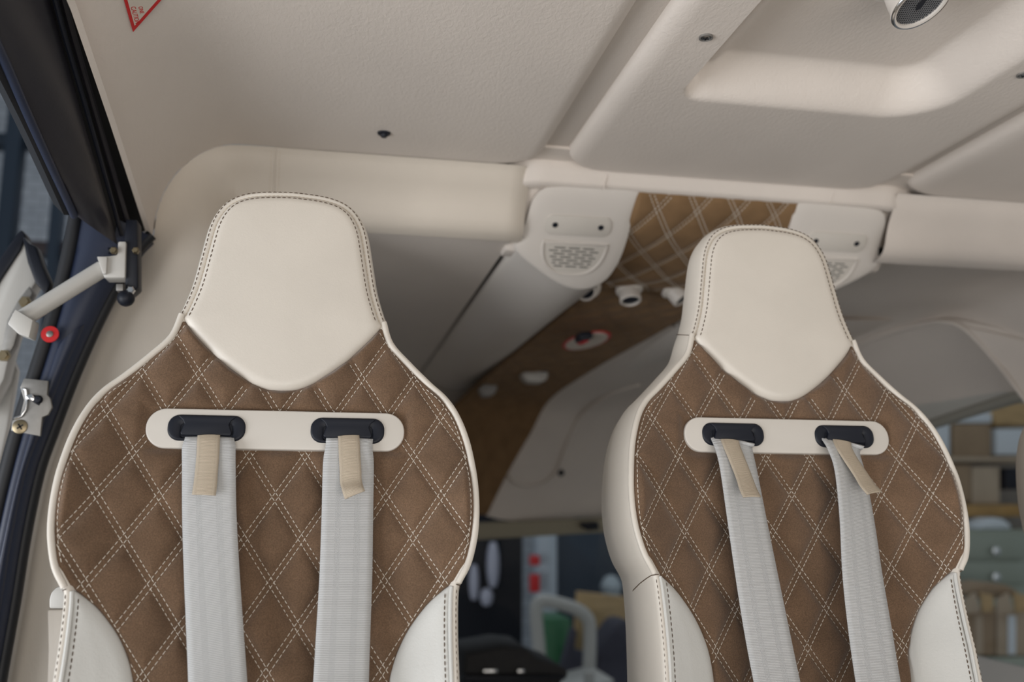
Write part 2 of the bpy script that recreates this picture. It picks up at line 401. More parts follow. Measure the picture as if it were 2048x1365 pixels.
# right: door surround with its arched rim, recessed upper door panel, window
arch_px = [(1690,705,2.40),(1740,680,2.28),(1800,660,2.16),(1850,648,2.06),(1885,645,1.99),(1920,653,1.94),(1955,683,1.90),(1990,722,1.87),(2025,766,1.83),(2060,812,1.80),(2110,880,1.77),(2180,1000,1.74)]
archw = crom([PY(x, y, Y) for x, y, Y in arch_px], 5)
tag(obj('trim_6', *tube(archw, .006, 10), M_['liner']), kind='structure')
Bh = resample(crom([(1.0,1.535,1.352),(1.15,1.535,1.352),(1.30,1.535,1.350),(1.40,1.535,1.345),(1.48,1.535,1.31),(1.53,1.535,1.20),(1.56,1.535,1.0),(1.58,1.535,.8)], 6), 90)
Ah = resample([np.array((1.0,3.2,1.335)), np.array((1.2,3.0,1.335)), np.array((1.38,2.7,1.335))]+list(archw), 90)
P = [[Bh[i]*(1-t)+Ah[i]*t+np.array([.02, 0, .03])*math.sin(math.pi*t)+np.array([0, 0, .012])*math.sin(math.pi*min(1, t*3)) for t in np.linspace(0, 1, 24)] for i in range(90)]
tag(obj('ceiling_cockpit_side', *slab(P, (.012, 0, .012)), M_['liner'], angle=80), kind='structure')
ap = resample(archw, 60); bt = resample([PX(x, y, 1.56) for x, y in ((1690,905),(1780,880),(1850,858),(1950,825),(2048,795),(2180,752))], 60)
P = [[ap[i]*(1-t)+bt[i]*t+np.array([.035, .02, 0])*math.sin(math.pi*t)**.7 for t in np.linspace(0, 1, 12)] for i in range(60)]
d3 = tag(obj('door_3', *slab(P, (.012, .012, 0)), M_['liner'], angle=80), kind='structure')
tag(obj('trim_12', *tube([p+np.array([-.004, 0, .004]) for p in bt], .014, 10), mat('sage_vinyl', (.30, .29, .25), .6)), kind='structure')
# ------------------------------------------------------------------ overhead console
Yc, Zc = 1.468, 1.427
con = thing('overhead_console', (.655, 1.7, 1.46), 'overhead console with brown quilted suede centre and ivory grille housings', 'console')
PU, PV = .0582, .0882
V0 = -.0705
CS = 1.27           # the console's diamonds are larger than the seats'
PER = 1/math.sqrt(1/PU**2+1/PV**2)
def puff(u, v, A=.0068, v0=V0, g=.0028):
    a = (u/PU+(v-v0)/PV); b = (u/PU-(v-v0)/PV)
    da = np.abs(a-np.round(a))*PER; db = np.abs(b-np.round(b))*PER
    f = lambda d: np.where(d < g, .10*np.cos(d/g*1.5708), 1-np.exp(-(d-g)/.0065))
    return A*np.minimum(f(da)*(.35+.65*f(db)), f(db)*(.35+.65*f(da)))
def quilt_lines(inside2, ext, g=.0028, v0=V0, step=.004):
    """double stitched lattice lines clipped by inside2(u, v)"""
    out = []
    for fam in (1, -1):
        dirv = np.array([1/PU, fam/PV]); dirv = dirv/np.linalg.norm(dirv); tv = np.array([-dirv[1], dirv[0]])
        for k in range(-16, 17):
            for o_ in (-g, g):
                base = np.array([0, v0])+dirv*(k*PER+o_); cur = []
                for s in np.arange(-ext, ext, step):
                    q = base+tv*s
                    if inside2(*q): cur.append(q)
                    else:
                        if len(cur) > 1: out.append(cur)
                        cur = []
                if len(cur) > 1: out.append(cur)
    return out
# side view path of the quilted underside, with left and right edges
cl = [(1277,379,1.468),(1262,432,1.50),(1243,485,1.56),(1222,545,1.68),(1212,562,1.74),(1200,568,1.78),(1150,608,1.95),(1080,668,2.22),(1000,735,2.62),(935,792,3.0),(880,850,3.12),(850,930,3.18),(840,1030,3.22)]
cr = [(1600,402,1.468),(1592,440,1.50),(1565,492,1.56),(1520,560,1.68),(1500,578,1.74),(1480,590,1.78),(1385,628,1.95),(1300,676,2.22),(1190,738,2.62),(1100,800,3.0),(1062,866,3.12),(1014,950,3.18),(972,1036,3.22)]
NL = 160
Lp = resample(crom([PY(*p) for p in cl], 6), NL); Rp = resample(crom([PY(*p) for p in cr], 6), NL)
mid = (Lp+Rp)/2; sl = seglen(mid); NW = 120
def con_pt(u, s):
    l = np.array([np.interp(s, sl, Lp[:,k]) for k in range(3)]); r = np.array([np.interp(s, sl, Rp[:,k]) for k in range(3)])
    l2 = np.array([np.interp(s+.004, sl, Lp[:,k]) for k in range(3)]); w = r-l; n = np.cross(w, l2-l); n = n/(np.linalg.norm(n)+1e-12)
    if n[2] > 0 or n[1] > .2: n = -n
    t = (u+.155)/.31; return l+w*t, n
ss = np.concatenate([np.arange(0, .55, .003), np.arange(.55, sl[-1], .012)])
P = []
for s in ss:
    row = []
    for u in np.linspace(-.155, .155, NW):
        p, n = con_pt(u, s); e = float(sm(0, .008, .155-abs(u))); row.append(p+n*float(puff(u/CS, -s/CS, .0042))*e*float(sm(0, .014, s)))
    P.append(row)
qp = obj('quilted_panel', *slab(P, (0, .004, .012)), M_['suede2'], con)
def con_s(u, v):
    p, n = con_pt(u, -v); return p+n*(float(puff(u/CS, v/CS, .0042))*float(sm(0, .014, -v))+.0002), n
V, Q = dashes([[q*CS for q in l] for l in quilt_lines(lambda u, v: abs(u) < .152/CS and -.36/CS < v < -.002, .8)], con_s, .0048, .0020, .0017, .0014)
obj('stitching', V, Q, M_['thread'], qp)['kind'] = 'stuff'
def slant(x, z): return np.array([x, Yc+(Zc-z)*1.0, z])
SN = np.array([0, -1, -1])/math.sqrt(2)
def housing(flip):
    fx = (lambda x: x) if not flip else (lambda x: 2*.6585-x)
    h = obj('side_housing', *[[], []], M_['housing'], con, local=True)
    # outline on the slanted face from the photograph, as X, Z
    px = [(1276,381),(1180,376),(1110,374),(1085,379),(1068,397),(1058,425),(1048,455),(1032,485),(1040,508),(1085,545),(1125,570),(1160,579),(1190,573),(1216,556),(1238,522),(1253,482),(1262,445)]
    ol = []
    for x, y in px:
        r = ray(x, y); k = (Yc+Zc-.9)/(r[1]+r[2]); q = EYE+r*k; ol.append((fx(q[0]), q[2]))
    ol = [tuple(p) for p in crom(ol, 4, closed=True)]
    cx = fx(.415); cz = 1.35; rowsP = []
    for t in (0, .3, .6, .8, .9, .95, .98, 1.0):
        dep = .004*(1-max(0, (t-.6)/.4)**3)
        rowsP.append([slant(cx+(x-cx)*t, cz+(z-cz)*t)+SN*dep for x, z in ol])
    ring = rowsP[-1]
    rowsP.append([p+np.array([0, .012, .002]) for p in ring])
    for Y_, sc in ((1.9, 1), (2.4, 1), (3.3, 1)):
        rowsP.append([np.array([p[0], max(Y_, p[1]+.02), p[2]+.004]) for p in ring])
    V, Q = grid(rowsP, closed_v=True)
    me = h.data; b = worigin(con); me.from_pydata([tuple(v-np.array(b)) for v in V], [], Q)
    bm = bmesh.new(); bm.from_mesh(me); bmesh.ops.remove_doubles(bm, verts=bm.verts, dist=1e-6); bmesh.ops.recalc_face_normals(bm, faces=bm.faces); bm.to_mesh(me); bm.free()
    me.shade_smooth(); me.set_sharp_from_angle(angle=math.radians(60))
    def onface(x, y):
        r = ray(x, y); k = (Yc+Zc-.9)/(r[1]+r[2]); q = EYE+r*k; return fx(q[0]), q[2]
    # screw plate
    ax_, az = onface(1088, 447); bx, bz = onface(1221, 452); cxp, czp = (ax_+bx)/2, (az+bz)/2; hw = abs(bx-ax_)/2; hh = .0135
    poly = [slant(x, z)+SN*.0042 for x, z in rrect(cxp, czp, hw, hh, hh*.98, 8)]
    pl = obj('screw_plate', *prism(poly, SN*.0022), M_['plastic'], h, bevel=.0008)
    poly = [slant(x, z)+SN*.0042 for x, z in rrect(cxp, czp, hw+.003, hh+.0025, hh, 8)]
    for xx in (cxp-hw*.69, cxp+hw*.69):
        obj('screw', *lathe(slant(xx, czp)+SN*.0058, SN, [(.0052, 0), (.0052, .001), (.004, .0016), (.002, .0012), (0, .0006)], 16), M_['black'], pl)
    # half moon speaker recess
    gx, gz = onface(1150, 484); gw = .058; gh = .046
    moon = [(gx+gw*math.cos(a)*abs(math.cos(a))**-.25 if abs(math.cos(a)) > 1e-6 else gx, gz-gh*math.sin(a)**.9) for a in np.linspace(0, math.pi, 30)]
    rim = [slant(x, z)+SN*.0045 for x, z in moon]
    obj('grille_rim', *tube(rim, .0026, 8, closed=True), M_['housing'], h)
    inner = [(gx+(x-gx)*.93, gz-.003+(z-gz)*.9) for x, z in moon]
    gr = obj('speaker_grille', *prism([slant(x, z)+SN*.0041 for x, z in inner], SN*.0005), M_['plastic'], h)
    slots = []
    for r_, (n_, off) in enumerate(((3, 0), (4, .5), (3, 0), (3, .5), (3, 0), (2, .5), (1, 0))):
        zz = gz-.0075-r_*.0044
        lim = gw*.80*math.sqrt(max(0, 1-((r_*.0044+.0075)/(gh*1.0))**2))
        xs = [(-.026+.026*q) for q in range(3)] if off == 0 else [-.039+.026*q for q in range(4)]
        for xx in xs:
            a, b_ = max(xx-.0102, -lim), min(xx+.0102, lim)
            if b_-a > .003: slots.append((gx+a, gx+b_, zz))
    V, Q = merge([prism([slant(x, z)+SN*.0046 for x, z in ((a, zz-.0007), (b_, zz-.0007), (b_, zz+.0007), (a, zz+.0007))], SN*.0003) for a, b_, zz in slots])
    obj('grille_slots', V, Q, M_['recess_shade'], gr, smooth=False)['kind'] = 'stuff'
housing(False); housing(True)
for k_, xa, xb in ((13, .296, .352), (14, .962, 1.025)):
    tag(obj('trim_%d' % k_, *prism([(xa, 1.482, 1.432), (xa, 1.577, 1.337), (xa, 1.62, 1.337), (xa, 1.62, 1.432)], (xb-xa, 0, 0)), M_['liner'], bevel=.003), kind='structure')
# header strip above the console with its two seams
P = [[(x, y+.016*(1-float(sm(0, .05, min(x-.285, 1.03-x)))), z) for x in np.linspace(.285, 1.03, 60)] for y, z in ((1.4525, 1.475), (1.4535, 1.452), (1.4555, 1.446), (1.458, 1.439), (1.4600, 1.4315), (1.4625, 1.4265), (1.475, 1.4235))]
tag(obj('trim_7', *slab(P, (0, .012, 0)), M_['liner'], angle=80), kind='structure')
for a, b in (((1214,350), (1206,381)), ((1668,381), (1660,405))):
    p, q = PY(*a, 1.4555), PY(*b, 1.4612)
    sm_ = tag(obj('trim_8' if a[0] < 1400 else 'trim_9', *tube([p, q], .0012, 6), M_['liner']), kind='structure')
# ------------------------------------------------------------------ seats
TH = math.radians(7); HZ = .972
UV_ = np.array([1, 0, 0.]); VV = np.array([0, math.sin(TH), math.cos(TH)]); NN = np.array([0, -math.cos(TH), math.sin(TH)]); O0 = np.array([0, 0, HZ])
def L3(u, v, d=0): return O0+u*UV_+v*VV+d*NN
half = [(0,.287),(.034,.2845),(.056,.279),(.0705,.270),(.0805,.257),(.088,.238),(.094,.205),(.1005,.168),(.108,.142),(.1125,.130),(.121,.104),(.142,.080),(.1645,.057),(.182,.040),(.1945,.020),(.205,-.010),(.211,-.043),(.2135,-.072),(.213,-.099),(.210,-.120),(.2035,-.143),(.1935,-.162),(.191,-.175),(.190,-.21),(.1905,-.25),(.193,-.35),(.193,-.47)]
hs_ = [tuple(p) for p in crom(half, 5)]
hv = np.array([p[1] for p in hs_])[::-1]; hu = np.array([p[0] for p in hs_])[::-1]
def Wd(v): return np.interp(v, hv, hu)
Kv = np.array([-.5, -.25, -.15, -.05, .05, .12, .3]); Kk = np.array([.058, .050, .036, .027, .008, 0, 0])
def base_d(u, v): return np.interp(v, Kv, Kk)*np.minimum(1, np.abs(u)/.2)**3.2
HV = [(.1085,.126),(.0985,.1105),(.083,.094),(.057,.0705),(.031,.0535),(.013,.0468),(0,.0455)]
hvx = np.array([p[0] for p in reversed(HV)]); hvy = np.array([p[1] for p in reversed(HV)])
PADI = [(.186,-.163),(.1755,-.170),(.160,-.184),(.1425,-.207),(.131,-.230),(.124,-.254),(.121,-.29),(.1235,-.34),(.13,-.41),(.135,-.46)]
pv_ = np.array([p[1] for p in reversed(PADI)]); pu_ = np.array([p[0] for p in reversed(PADI)])
def q_d(u, v):
    au = np.abs(u); e = sm(0, .016, Wd(v)-au)
    hd = np.where(au < .125, (v-np.interp(au, hvx, hvy))*.72, -1)          # tucked under the headrest pad
    bd = np.where(v < -.16, (au-np.interp(v, pv_, pu_))*.8, -1)           # and under the bolster pads
    tuck = np.maximum(sm(-.004, .004, hd), sm(-.004, .004, bd))
    pr = np.maximum(np.abs(u)-.135, np.abs(v)-.021)                       # pressed flat behind the guide plate
    e2 = e*sm(-.004, .010, pr)
    return base_d(u, v)+.001+.004*e+puff(u, v)*e2*(1-tuck)-.0075*tuck
def nrm(fd, u, v):
    h = .0015; du = (fd(u+h, v)-fd(u-h, v))/(2*h); dv = (fd(u, v+h)-fd(u, v-h))/(2*h); n = -du*UV_-dv*VV+NN; return n/np.linalg.norm(n)
def on_q(u, v): return L3(u, v, float(q_d(u, v))+.0002), nrm(q_d, u, v)
outline = [np.array(p) for p in hs_]+[np.array((-p[0], p[1])) for p in reversed(hs_)][:-1]     # clockwise from the top
seat = thing('cabin_seat', (0, 0, 0))
# shell: flanks and back
P = []
Tn = lambda v: float(np.interp(v, [-.5, .05, .14, .29], [.105, .10, .068, .058]))
for ins, dep in ((.010, -.004), (.007, .001), (.004, .0032), (.001, .002), (-.001, -.003), (-.003, -.014), (-.0045, -.035), (-.0035, -.065), (.001, -.088), (.009, -.098), (.03, -.104)):
    ring = offset2(outline, -ins); row = []
    for q, p in zip(ring, outline):
        b = float(base_d(p[0], p[1])); f_ = Tn(p[1])/.1; row.append(L3(q[0], q[1], b+(dep if dep > 0 else dep*f_)-(b*.9 if dep < -.08 else 0)))
    P.append(row)
V, Q = grid(P, closed_v=True); n = len(outline); Q.append(tuple(range(len(V)-n, len(V))))
shell = obj('leather_shell', V, Q, M_['leather'], seat, local=True, angle=60)
# quilted panel
vs_ = np.arange(-.46, .136, .0019); us = np.linspace(-1, 1, 236); P = []
for v in vs_:
    w = float(Wd(v))-.0045; uu = us*w; d = q_d(uu, np.full_like(uu, v)); P.append(np.array([L3(u, v, dd) for u, dd in zip(uu, d)]))
qpan = obj('quilted_panel', *grid(P), M_['suede'], seat, local=True, angle=180)
def in_q(u, v):
    au = abs(u)
    if v < -.45 or au > Wd(v)-.006: return False
    if v > np.interp(au, hvx, hvy)-.001 and au < .12: return False
    if v < -.163 and au > np.interp(v, pv_, pu_)-.001: return False
    if v > .13: return False
    return True
V, Q = dashes(quilt_lines(in_q, .75), on_q, .0040, .0017, .00095, .0008)
obj('stitching', V, Q, M_['thread'], qpan, local=True)['kind'] = 'stuff'
def edge_row(lines, parent, m, sfn, dash=.0042, gap=.0018, w=.0012, lift=.0009, name='edge_stitching'):
    V, Q = dashes(lines, sfn, dash, gap, w, lift); o = obj(name, V, Q, m, parent, local=True); o['kind'] = 'stuff'; return o
# thread close to the shoulder edge
sh_edge = [p for p in hs_ if -.15 < p[1] < .06]
ln = offset2(sh_edge, -.0085, closed=False)
edge_row([ln, [(-a, b) for a, b in ln]], qpan, M_['thread'], on_q, w=.0009)
def pdist(poly, u, v):
    a = np.array(poly); b = np.roll(a, -1, 0); p = np.array([u, v]); ab = b-a
    t = np.clip(((p-a)*ab).sum(1)/((ab**2).sum(1)+1e-15), 0, 1); return float(np.min(np.linalg.norm(a+ab*t[:,None]-p, axis=1)))
def pad_h(x, w, crown, dome): 
    q = min(1, x/w); return crown*math.sqrt(max(0, 1-(1-q)**2))+dome*(1-math.exp(-x/.035))
def pad(name, poly, ctr, crown, edge, m, parent, sfn=base_d, k=26, w=.011, dome=.004):
    ts = 1-(1-np.linspace(0, 1, k))**1.9; P = []
    for t in ts:
        row = []
        for p in poly:
            u, v = ctr[0]+(p[0]-ctr[0])*t, ctr[1]+(p[1]-ctr[1])*t
            row.append(L3(u, v, float(sfn(u, v))+edge+pad_h(pdist(poly, u, v), w, crown, dome)))
        P.append(row)
    P.append([L3(p[0], p[1], float(sfn(*p))-.010) for p in poly])
    return obj(name, *grid(P, closed_v=True), m, parent, local=True, angle=80)
# headrest pad
top = [p for p in hs_ if p[1] > .128]
top_in = [p for p in offset2(top, -.0065, closed=False) if p[0] > 0]
right = [(0, .287-.0065)]+[tuple(p) for p in top_in]+[tuple(p) for p in crom(HV, 4)[:-1]]
hpoly = right+[(-a, b) for a, b in reversed(right[1:])]
hpoly.insert(len(right), (0, .0455))
hr = pad('headrest_pad', hpoly, (0, .165), .0075, .001, M_['leather'], seat, k=30)
# (seam rows along the headrest edge, one on the rim and one on the pad)
def flat_d(off):
    return lambda u, v: (L3(u, v, float(base_d(u, v))+off), NN*.8+UV_*np.sign(u)*.4)
def rowline(ins, pts=top):
    r = [tuple(p) for p in offset2(pts, -ins, closed=False) if p[0] > .001]; r = [(-a, b) for a, b in reversed(r)]+r; return [r]
edge_row(rowline(.0018), hr, M_['brownthread'], flat_d(.0030))
def hp_s(u, v): return L3(u, v, .001+pad_h(.0043, .011, .0075, .004)+.0001), NN
edge_row(rowline(.0108), hr, M_['brownthread'], hp_s)
edge_row(rowline(.0062), hr, M_['creamthread'], flat_d(.0022), w=.0010, dash=.003)
# bolster pads
for sg in (1, -1):
    pin = [tuple(p) for p in crom(PADI, 4)]; outer = [(float(Wd(v))-.0075, v) for v in np.linspace(-.46, -.168, 24)]
    poly = [(sg*a, b) for a, b in (pin+outer)]
    bp_ = pad('bolster_pad', poly, (sg*.158, -.30), .0065, .002, M_['pad'], seat)
    o_ = [(sg*(float(Wd(v))-.002), v) for v in np.linspace(-.168, -.45, 50)]
    edge_row([o_], bp_, M_['brownthread'], flat_d(.0034))
    o_ = [(sg*(float(Wd(v))-.0135), v) for v in np.linspace(-.172, -.45, 50)]
    edge_row([o_], bp_, M_['brownthread'], lambda u, v: (L3(u, v, float(base_d(u, v))+.002+pad_h(.006, .011, .0065, .004)+.0001), NN))
    obj('welt', *tube([L3(sg*(float(Wd(v))-.0075), v, float(base_d(.19, v))+.0025) for v in np.linspace(-.166, -.46, 40)], .0022, 8), M_['pad'], bp_, local=True)
    pp = [p for p in hs_ if -.163 < p[1] < .131]
    obj('piping', *tube([L3(sg*(p[0]-.002), p[1], float(base_d(p[0], p[1]))+.0022) for p in pp], .0036, 10), M_['leather'], seat, local=True)
    # seams round the flank
    for v0, vb in ((.129, .152), (-.164, -.186)):
        T = Tn(v0); pts = [L3(sg*(float(Wd(v0))-.004), v0, float(base_d(.2, v0) if v0 < 0 else 0)+.0036)]
        for q in np.linspace(.02, .85, 9):
            v = v0+(vb-v0)*q; off = float(np.interp(q*.1, [0, .003, .014, .035, .065, .088], [0, .001, .003, .0045, .0035, -.001])); b = float(base_d(Wd(v), v))
            pts.append(L3(sg*(float(Wd(v))+off+.0002), v, b-q*T))
        obj('flank_seam', *tube(pts, .0006, 5), M_['brownthread'], shell, local=True)
# belt guide plate with two slot bezels
DP = .0150
def plate(poly, d0, d1): return prism([L3(u, v, d0) for u, v in poly], NN*(d1-d0))
gp = obj('belt_guide_plate', *plate(rrect(0, 0, .135, .0212, .0205, 10), DP-.014, DP), M_['plastic'], seat, local=True, bevel=.0016, seg=3)
for sg in (-1, 1):
    u0 = sg*.0735; v0 = .0005
    outer = rrect(u0, v0, .0398, .0142, .0125, 8); inner = rrect(u0, v0-.003, .0262, .0080, .004, 8)
    P = []
    for pl, d in ((outer, DP-.001), (rrect(u0, v0, .0392, .0136, .012, 8), DP+.0018), (rrect(u0, v0, .0375, .0120, .0105, 8), DP+.0027), (rrect(u0, v0-.002, .0285, .0098, .005, 8), DP+.0025), (inner, DP+.001), (inner, DP+.0003)):
        P.append([L3(a, b, d) for a, b in pl])
    V, Q = grid(P, closed_v=True); Q.append(tuple(range(len(V)-len(inner), len(V))))
    bz = obj('slot_bezel', V, Q, M_['black'], gp, local=True, angle=50)
    bar = [(u0-.0245, v0-.0085), (u0+.0245, v0-.0085), (u0+.0262, v0-.006), (u0+.0225, v0+.0035), (u0+.0245, v0+.0075), (u0+.030, v0+.0125), (u0-.030, v0+.0125), (u0-.0245, v0+.0075), (u0-.0225, v0+.0035), (u0-.0262, v0-.006)]
    obj('roller_bar', *plate(bar, DP-.0015, DP+.0043), M_['black'], bz, local=True, bevel=.0013, seg=3)
    P = []
# cushion and pedestal below the frame
cush = [(-.22,-.50),(.22,-.50),(.22,.02),(-.22,.02)]
V, Q = prism([(a, b, .38) for a, b in cush], (0, 0, .11)); obj('seat_cushion', V, Q, M_['leather'], seat, local=True, bevel=.03, seg=4)
for sx in (-.16, .16):
    V, Q = merge([box((sx-.02, -.42, 0), (sx+.02, .06, .03)), box((sx-.015, -.38, .03), (sx+.015, -.33, .38)), box((sx-.015, -.02, .03), (sx+.015, .03, .50))])
    obj('leg', V, Q, M_['charcoal'], seat, local=True, bevel=.003)
def strap_mesh(path, width, th=.0013, uside=None):
    """path rows: u, v, d, tilt(deg of width vector in the seat plane), roll"""
    p = np.array(path, float); p = np.array(crom(p, 8)); c3 = np.array([L3(a, b, d) for a, b, d in p[:,:3]]); s = seglen(c3); nW = 9; P, UVs = [], []
    for i in range(len(p)):
        t = c3[min(i+1, len(p)-1)]-c3[max(i-1, 0)]; t = t/np.linalg.norm(t)
        ro = math.radians(p[i][3]); wv = UV_*math.cos(ro)+NN*math.sin(ro); wv = wv-t*wv.dot(t); wv /= np.linalg.norm(wv); nn = np.cross(t, wv)
        if nn.dot(NN) < 0: nn = -nn
        wd = p[i][4]*width
        P.append([c3[i]+wv*wd*(k/(nW-1)-.5)+nn*(.0012*math.cos((k/(nW-1)-.5)*3)) for k in range(nW)])
        UVs.append([((k/(nW-1)-.5)*width, s[i]) for k in range(nW)])
    return P, UVs
def ribbon(name, path, width, m, parent, th=.0014):
    P, UVs = strap_mesh(path, width); n, k = len(P), len(P[0]); V, Q = grid(P); N = len(V)
    me = bpy.data.meshes.new(name); me.from_pydata([tuple(v) for v in V], [], Q)
    uvl = me.uv_layers.new(name='UVMap'); flat = [q for r in UVs for q in r]
    for lp_ in me.loops: uvl.data[lp_.index].uv = flat[lp_.vertex_index]
    me.shade_smooth(); me.materials.append(m); o = bpy.data.objects.new(name, me); C.objects.link(o); o.parent = parent
    md = o.modifiers.new('thickness', 'SOLIDIFY'); md.thickness = th; md.offset = 0
    return o
def strap(loc, label, path, tab):
    t = thing('shoulder_strap', loc, label, 'seat belt', 'ivory shoulder straps')
    ribbon('webbing', path, .0535, M_['web'], t)
    ribbon('pull_tab', tab, .0225, M_['tab'], t, .0018)
    return t
SX = [(-.052, 1.05), (.5545, 1.075), (1.161, 1.085)]
def place(i, label):
    s = seat if i == 0 else copy_tree(seat); s.location = (SX[i][0], SX[i][1], (0, .006, .006)[i]); tag(s, label, 'seat', 'quilted cabin seats'); return s
place(0, 'leftmost seat with brown diamond quilting and cream headrest, nearest the open door')
place(1, 'middle seat with brown diamond quilting and cream headrest, its cream flank showing')
place(2, 'third seat, only its cream flank showing at the right edge')
L0 = (SX[0][0], SX[0][1], 0); L1 = (SX[1][0], SX[1][1], .006)
def spath(i, rows):
    """strap centre line: image point and stand-off from the seat plane -> seat coordinates"""
    o = np.array([SX[i][0], SX[i][1], HZ+(0, .006, .006)[i]]); out = []
    for x, y, d, roll, w in rows:
        r = ray(x, y); q = o+NN*d-EYE; p = EYE+r*(q.dot(NN)/r.dot(NN))-o; out.append((p.dot(UV_), p.dot(VV), d, roll, w))
    return out
strap(L0, 'ivory shoulder strap hanging from the left slot of the leftmost seat',
      spath(0, [(420,876,.0145,0,.93),(419,880,.0195,0,.93),(418,895,.0222,1,1),(418,930,.0235,3,1),(419,1030,.024,4,1),(424,1150,.028,3,1),(430,1260,.036,2,1),(436,1370,.048,0,1),(440,1480,.066,0,1)]),
      spath(0, [(418,872,.0200,0,1),(417,884,.0235,0,1),(416,910,.0262,0,1),(413,945,.0285,0,1),(411,968,.0305,0,1.02),(408,991,.0320,0,1.04)]))
strap(L0, 'ivory shoulder strap hanging from the right slot of the leftmost seat',
      spath(0, [(700,878,.0145,0,.93),(699,882,.0195,0,.93),(698,897,.0222,0,.93),(697,930,.0235,-2,1),(695,1030,.024,-3,1),(692,1150,.028,-2,1),(687,1260,.036,0,1),(682,1370,.048,0,1),(676,1480,.066,0,1)]),
      spath(0, [(697,873,.0200,0,1),(698,885,.0235,0,1),(699,910,.0262,0,1),(701,940,.0290,3,1),(702,964,.032,6,1),(706,980,.039,8,.98),(710,991,.041,10,.98)]))
strap(L1, 'ivory shoulder strap slanting down from the left slot of the middle seat',
      spath(1, [(1464,881,.0145,0,1),(1464,886,.0195,-4,.98),(1468,901,.024,-8,.95),(1477,940,.029,-10,.95),(1494,1040,.032,-8,.98),(1513,1150,.038,-4,1),(1533,1260,.048,0,1),(1555,1370,.06,0,1),(1580,1480,.075,0,1)]),
      spath(1, [(1459,881,.0205,0,1),(1463,893,.0255,-6,1),(1472,915,.031,-9,1),(1484,945,.037,-10,1),(1491,964,.043,-10,1.0),(1497,981,.050,-6,1),(1504,995,.056,-4,1)]))
strap(L1, 'ivory shoulder strap slanting down from the right slot of the middle seat',
      spath(1, [(1683,884,.0145,0,1),(1683,889,.0195,-6,.95),(1688,905,.025,-14,.92),(1700,945,.032,-16,.92),(1714,1040,.037,-12,.96),(1725,1150,.044,-6,1),(1740,1260,.053,0,1),(1757,1370,.064,0,1),(1778,1480,.078,0,1)]),
      spath(1, [(1683,883,.0205,0,1),(1687,896,.026,-6,1),(1700,918,.034,-12,1),(1718,945,.042,-12,1),(1729,962,.048,-10,1),(1738,975,.055,-6,1),(1749,987,.061,-4,1)]))
# ------------------------------------------------------------------ floor, door side, nose: see below
tag(obj('floor', *box((-.45, -.35, -.03), (1.72, 3.3, 0)), mat('cabin_carpet', (.30, .27, .24), .95, noise=.2, nscale=300, bump=.6, bscale=500)), kind='structure')
def strip(A, B, n=40, k=7, bulge=(0, 0, 0), th=(0, .02, 0)):
    """solid band between two 3-D edges, bowed by bulge in its middle"""
    A = resample(crom(A, 6), n); B = resample(crom(B, 6), n); bu = np.array(bulge)
    P = [[A[i]*(1-t)+B[i]*t+bu*math.sin(math.pi*t)**.6 for t in np.linspace(0, 1, k)] for i in range(n)]
    return slab(P, th)
# ---- door opening: upper rail, jamb, seals
d1 = thing('door_1', (-.32, 1.3, .5), kind='structure')
A = [PX(x, y, -.302) for x, y in ((40,-220),(100,0),(165,235),(236,490))]; B = [PX(x, y, -.335) for x, y in ((-110,-130),(0,95),(70,255),(150,430))]
obj('upper_rail', *strip(A, B, bulge=(.004, -.006, -.004), th=(-.03, .02, .035)), M_['charcoal'], d1, angle=60)
obj('rail_edge', *tube(crom([b+np.array([0, -.004, -.002]) for b in B], 6), .005, 10), M_['navy'], d1)
G = [PX(x, y, -.30) for x, y in ((105,-220),(150,0),(228,245),(300,470))]
obj('rail_gap_shade', *strip([p+np.array([.012, .0, .012]) for p in G], [p+np.array([-.01, .012, .012]) for p in A], th=(-.02, .01, .03)), M_['recess_shade'], d1)  # black slab fills the gap behind the rail and paints its shade
obj('guide_rail', *tube(crom([PX(x, y, -.296) for x, y in ((80,-220),(127,0),(195,240),(258,455))], 6), .0042, 8), M_['charcoal'], d1)
obj('guide_rail', *tube(crom([PX(x, y, -.298) for x, y in ((66,-220),(110,0),(178,238),(243,470))], 6), .0030, 8), M_['black'], d1)
Cc = [PX(x, y, -.345) for x, y in ((-130,-90),(0,160),(62,285),(128,430),(150,470))]
obj('outer_seal', *strip([p+np.array([0, .004, 0]) for p in B], Cc[:1]+Cc[1:4], th=(-.02, .02, .02)), M_['rubber'], d1)
J = 1.40
RB = [(312,470),(284,500),(240,575),(202,650),(157,752),(116,860),(86,945),(58,1075),(36,1210),(8,1365),(-10,1480)]
LB = [(165,410),(150,500),(126,600),(100,690),(68,790),(38,890),(10,1000),(-14,1110),(-40,1230),(-66,1365),(-90,1480)]
obj('jamb', *strip([PY(x-16, y, J) for x, y in RB], [PY(x, y, J-.01) for x, y in LB], bulge=(0, -.012, 0), th=(0, .05, 0)), M_['navy'], d1, angle=60)
obj('inner_seal', *tube(crom([PY(x-9, y, J+.012) for x, y in RB], 6), .0085, 10), M_['rubber'], d1)
obj('outer_seal', *tube(crom([PY(x, y, J-.006) for x, y in [(112,330),(140,400)]+[(x-10, y) for x, y in LB]], 6), .0105, 10), M_['rubber'], d1)
obj('jamb_step', *strip([PY(x-34, y, J-.014) for x, y in RB[3:]], [PY(x+14, y, J-.016) for x, y in LB[3:]], bulge=(0, -.006, 0), th=(0, .02, 0)), M_['navy'], d1, angle=60)
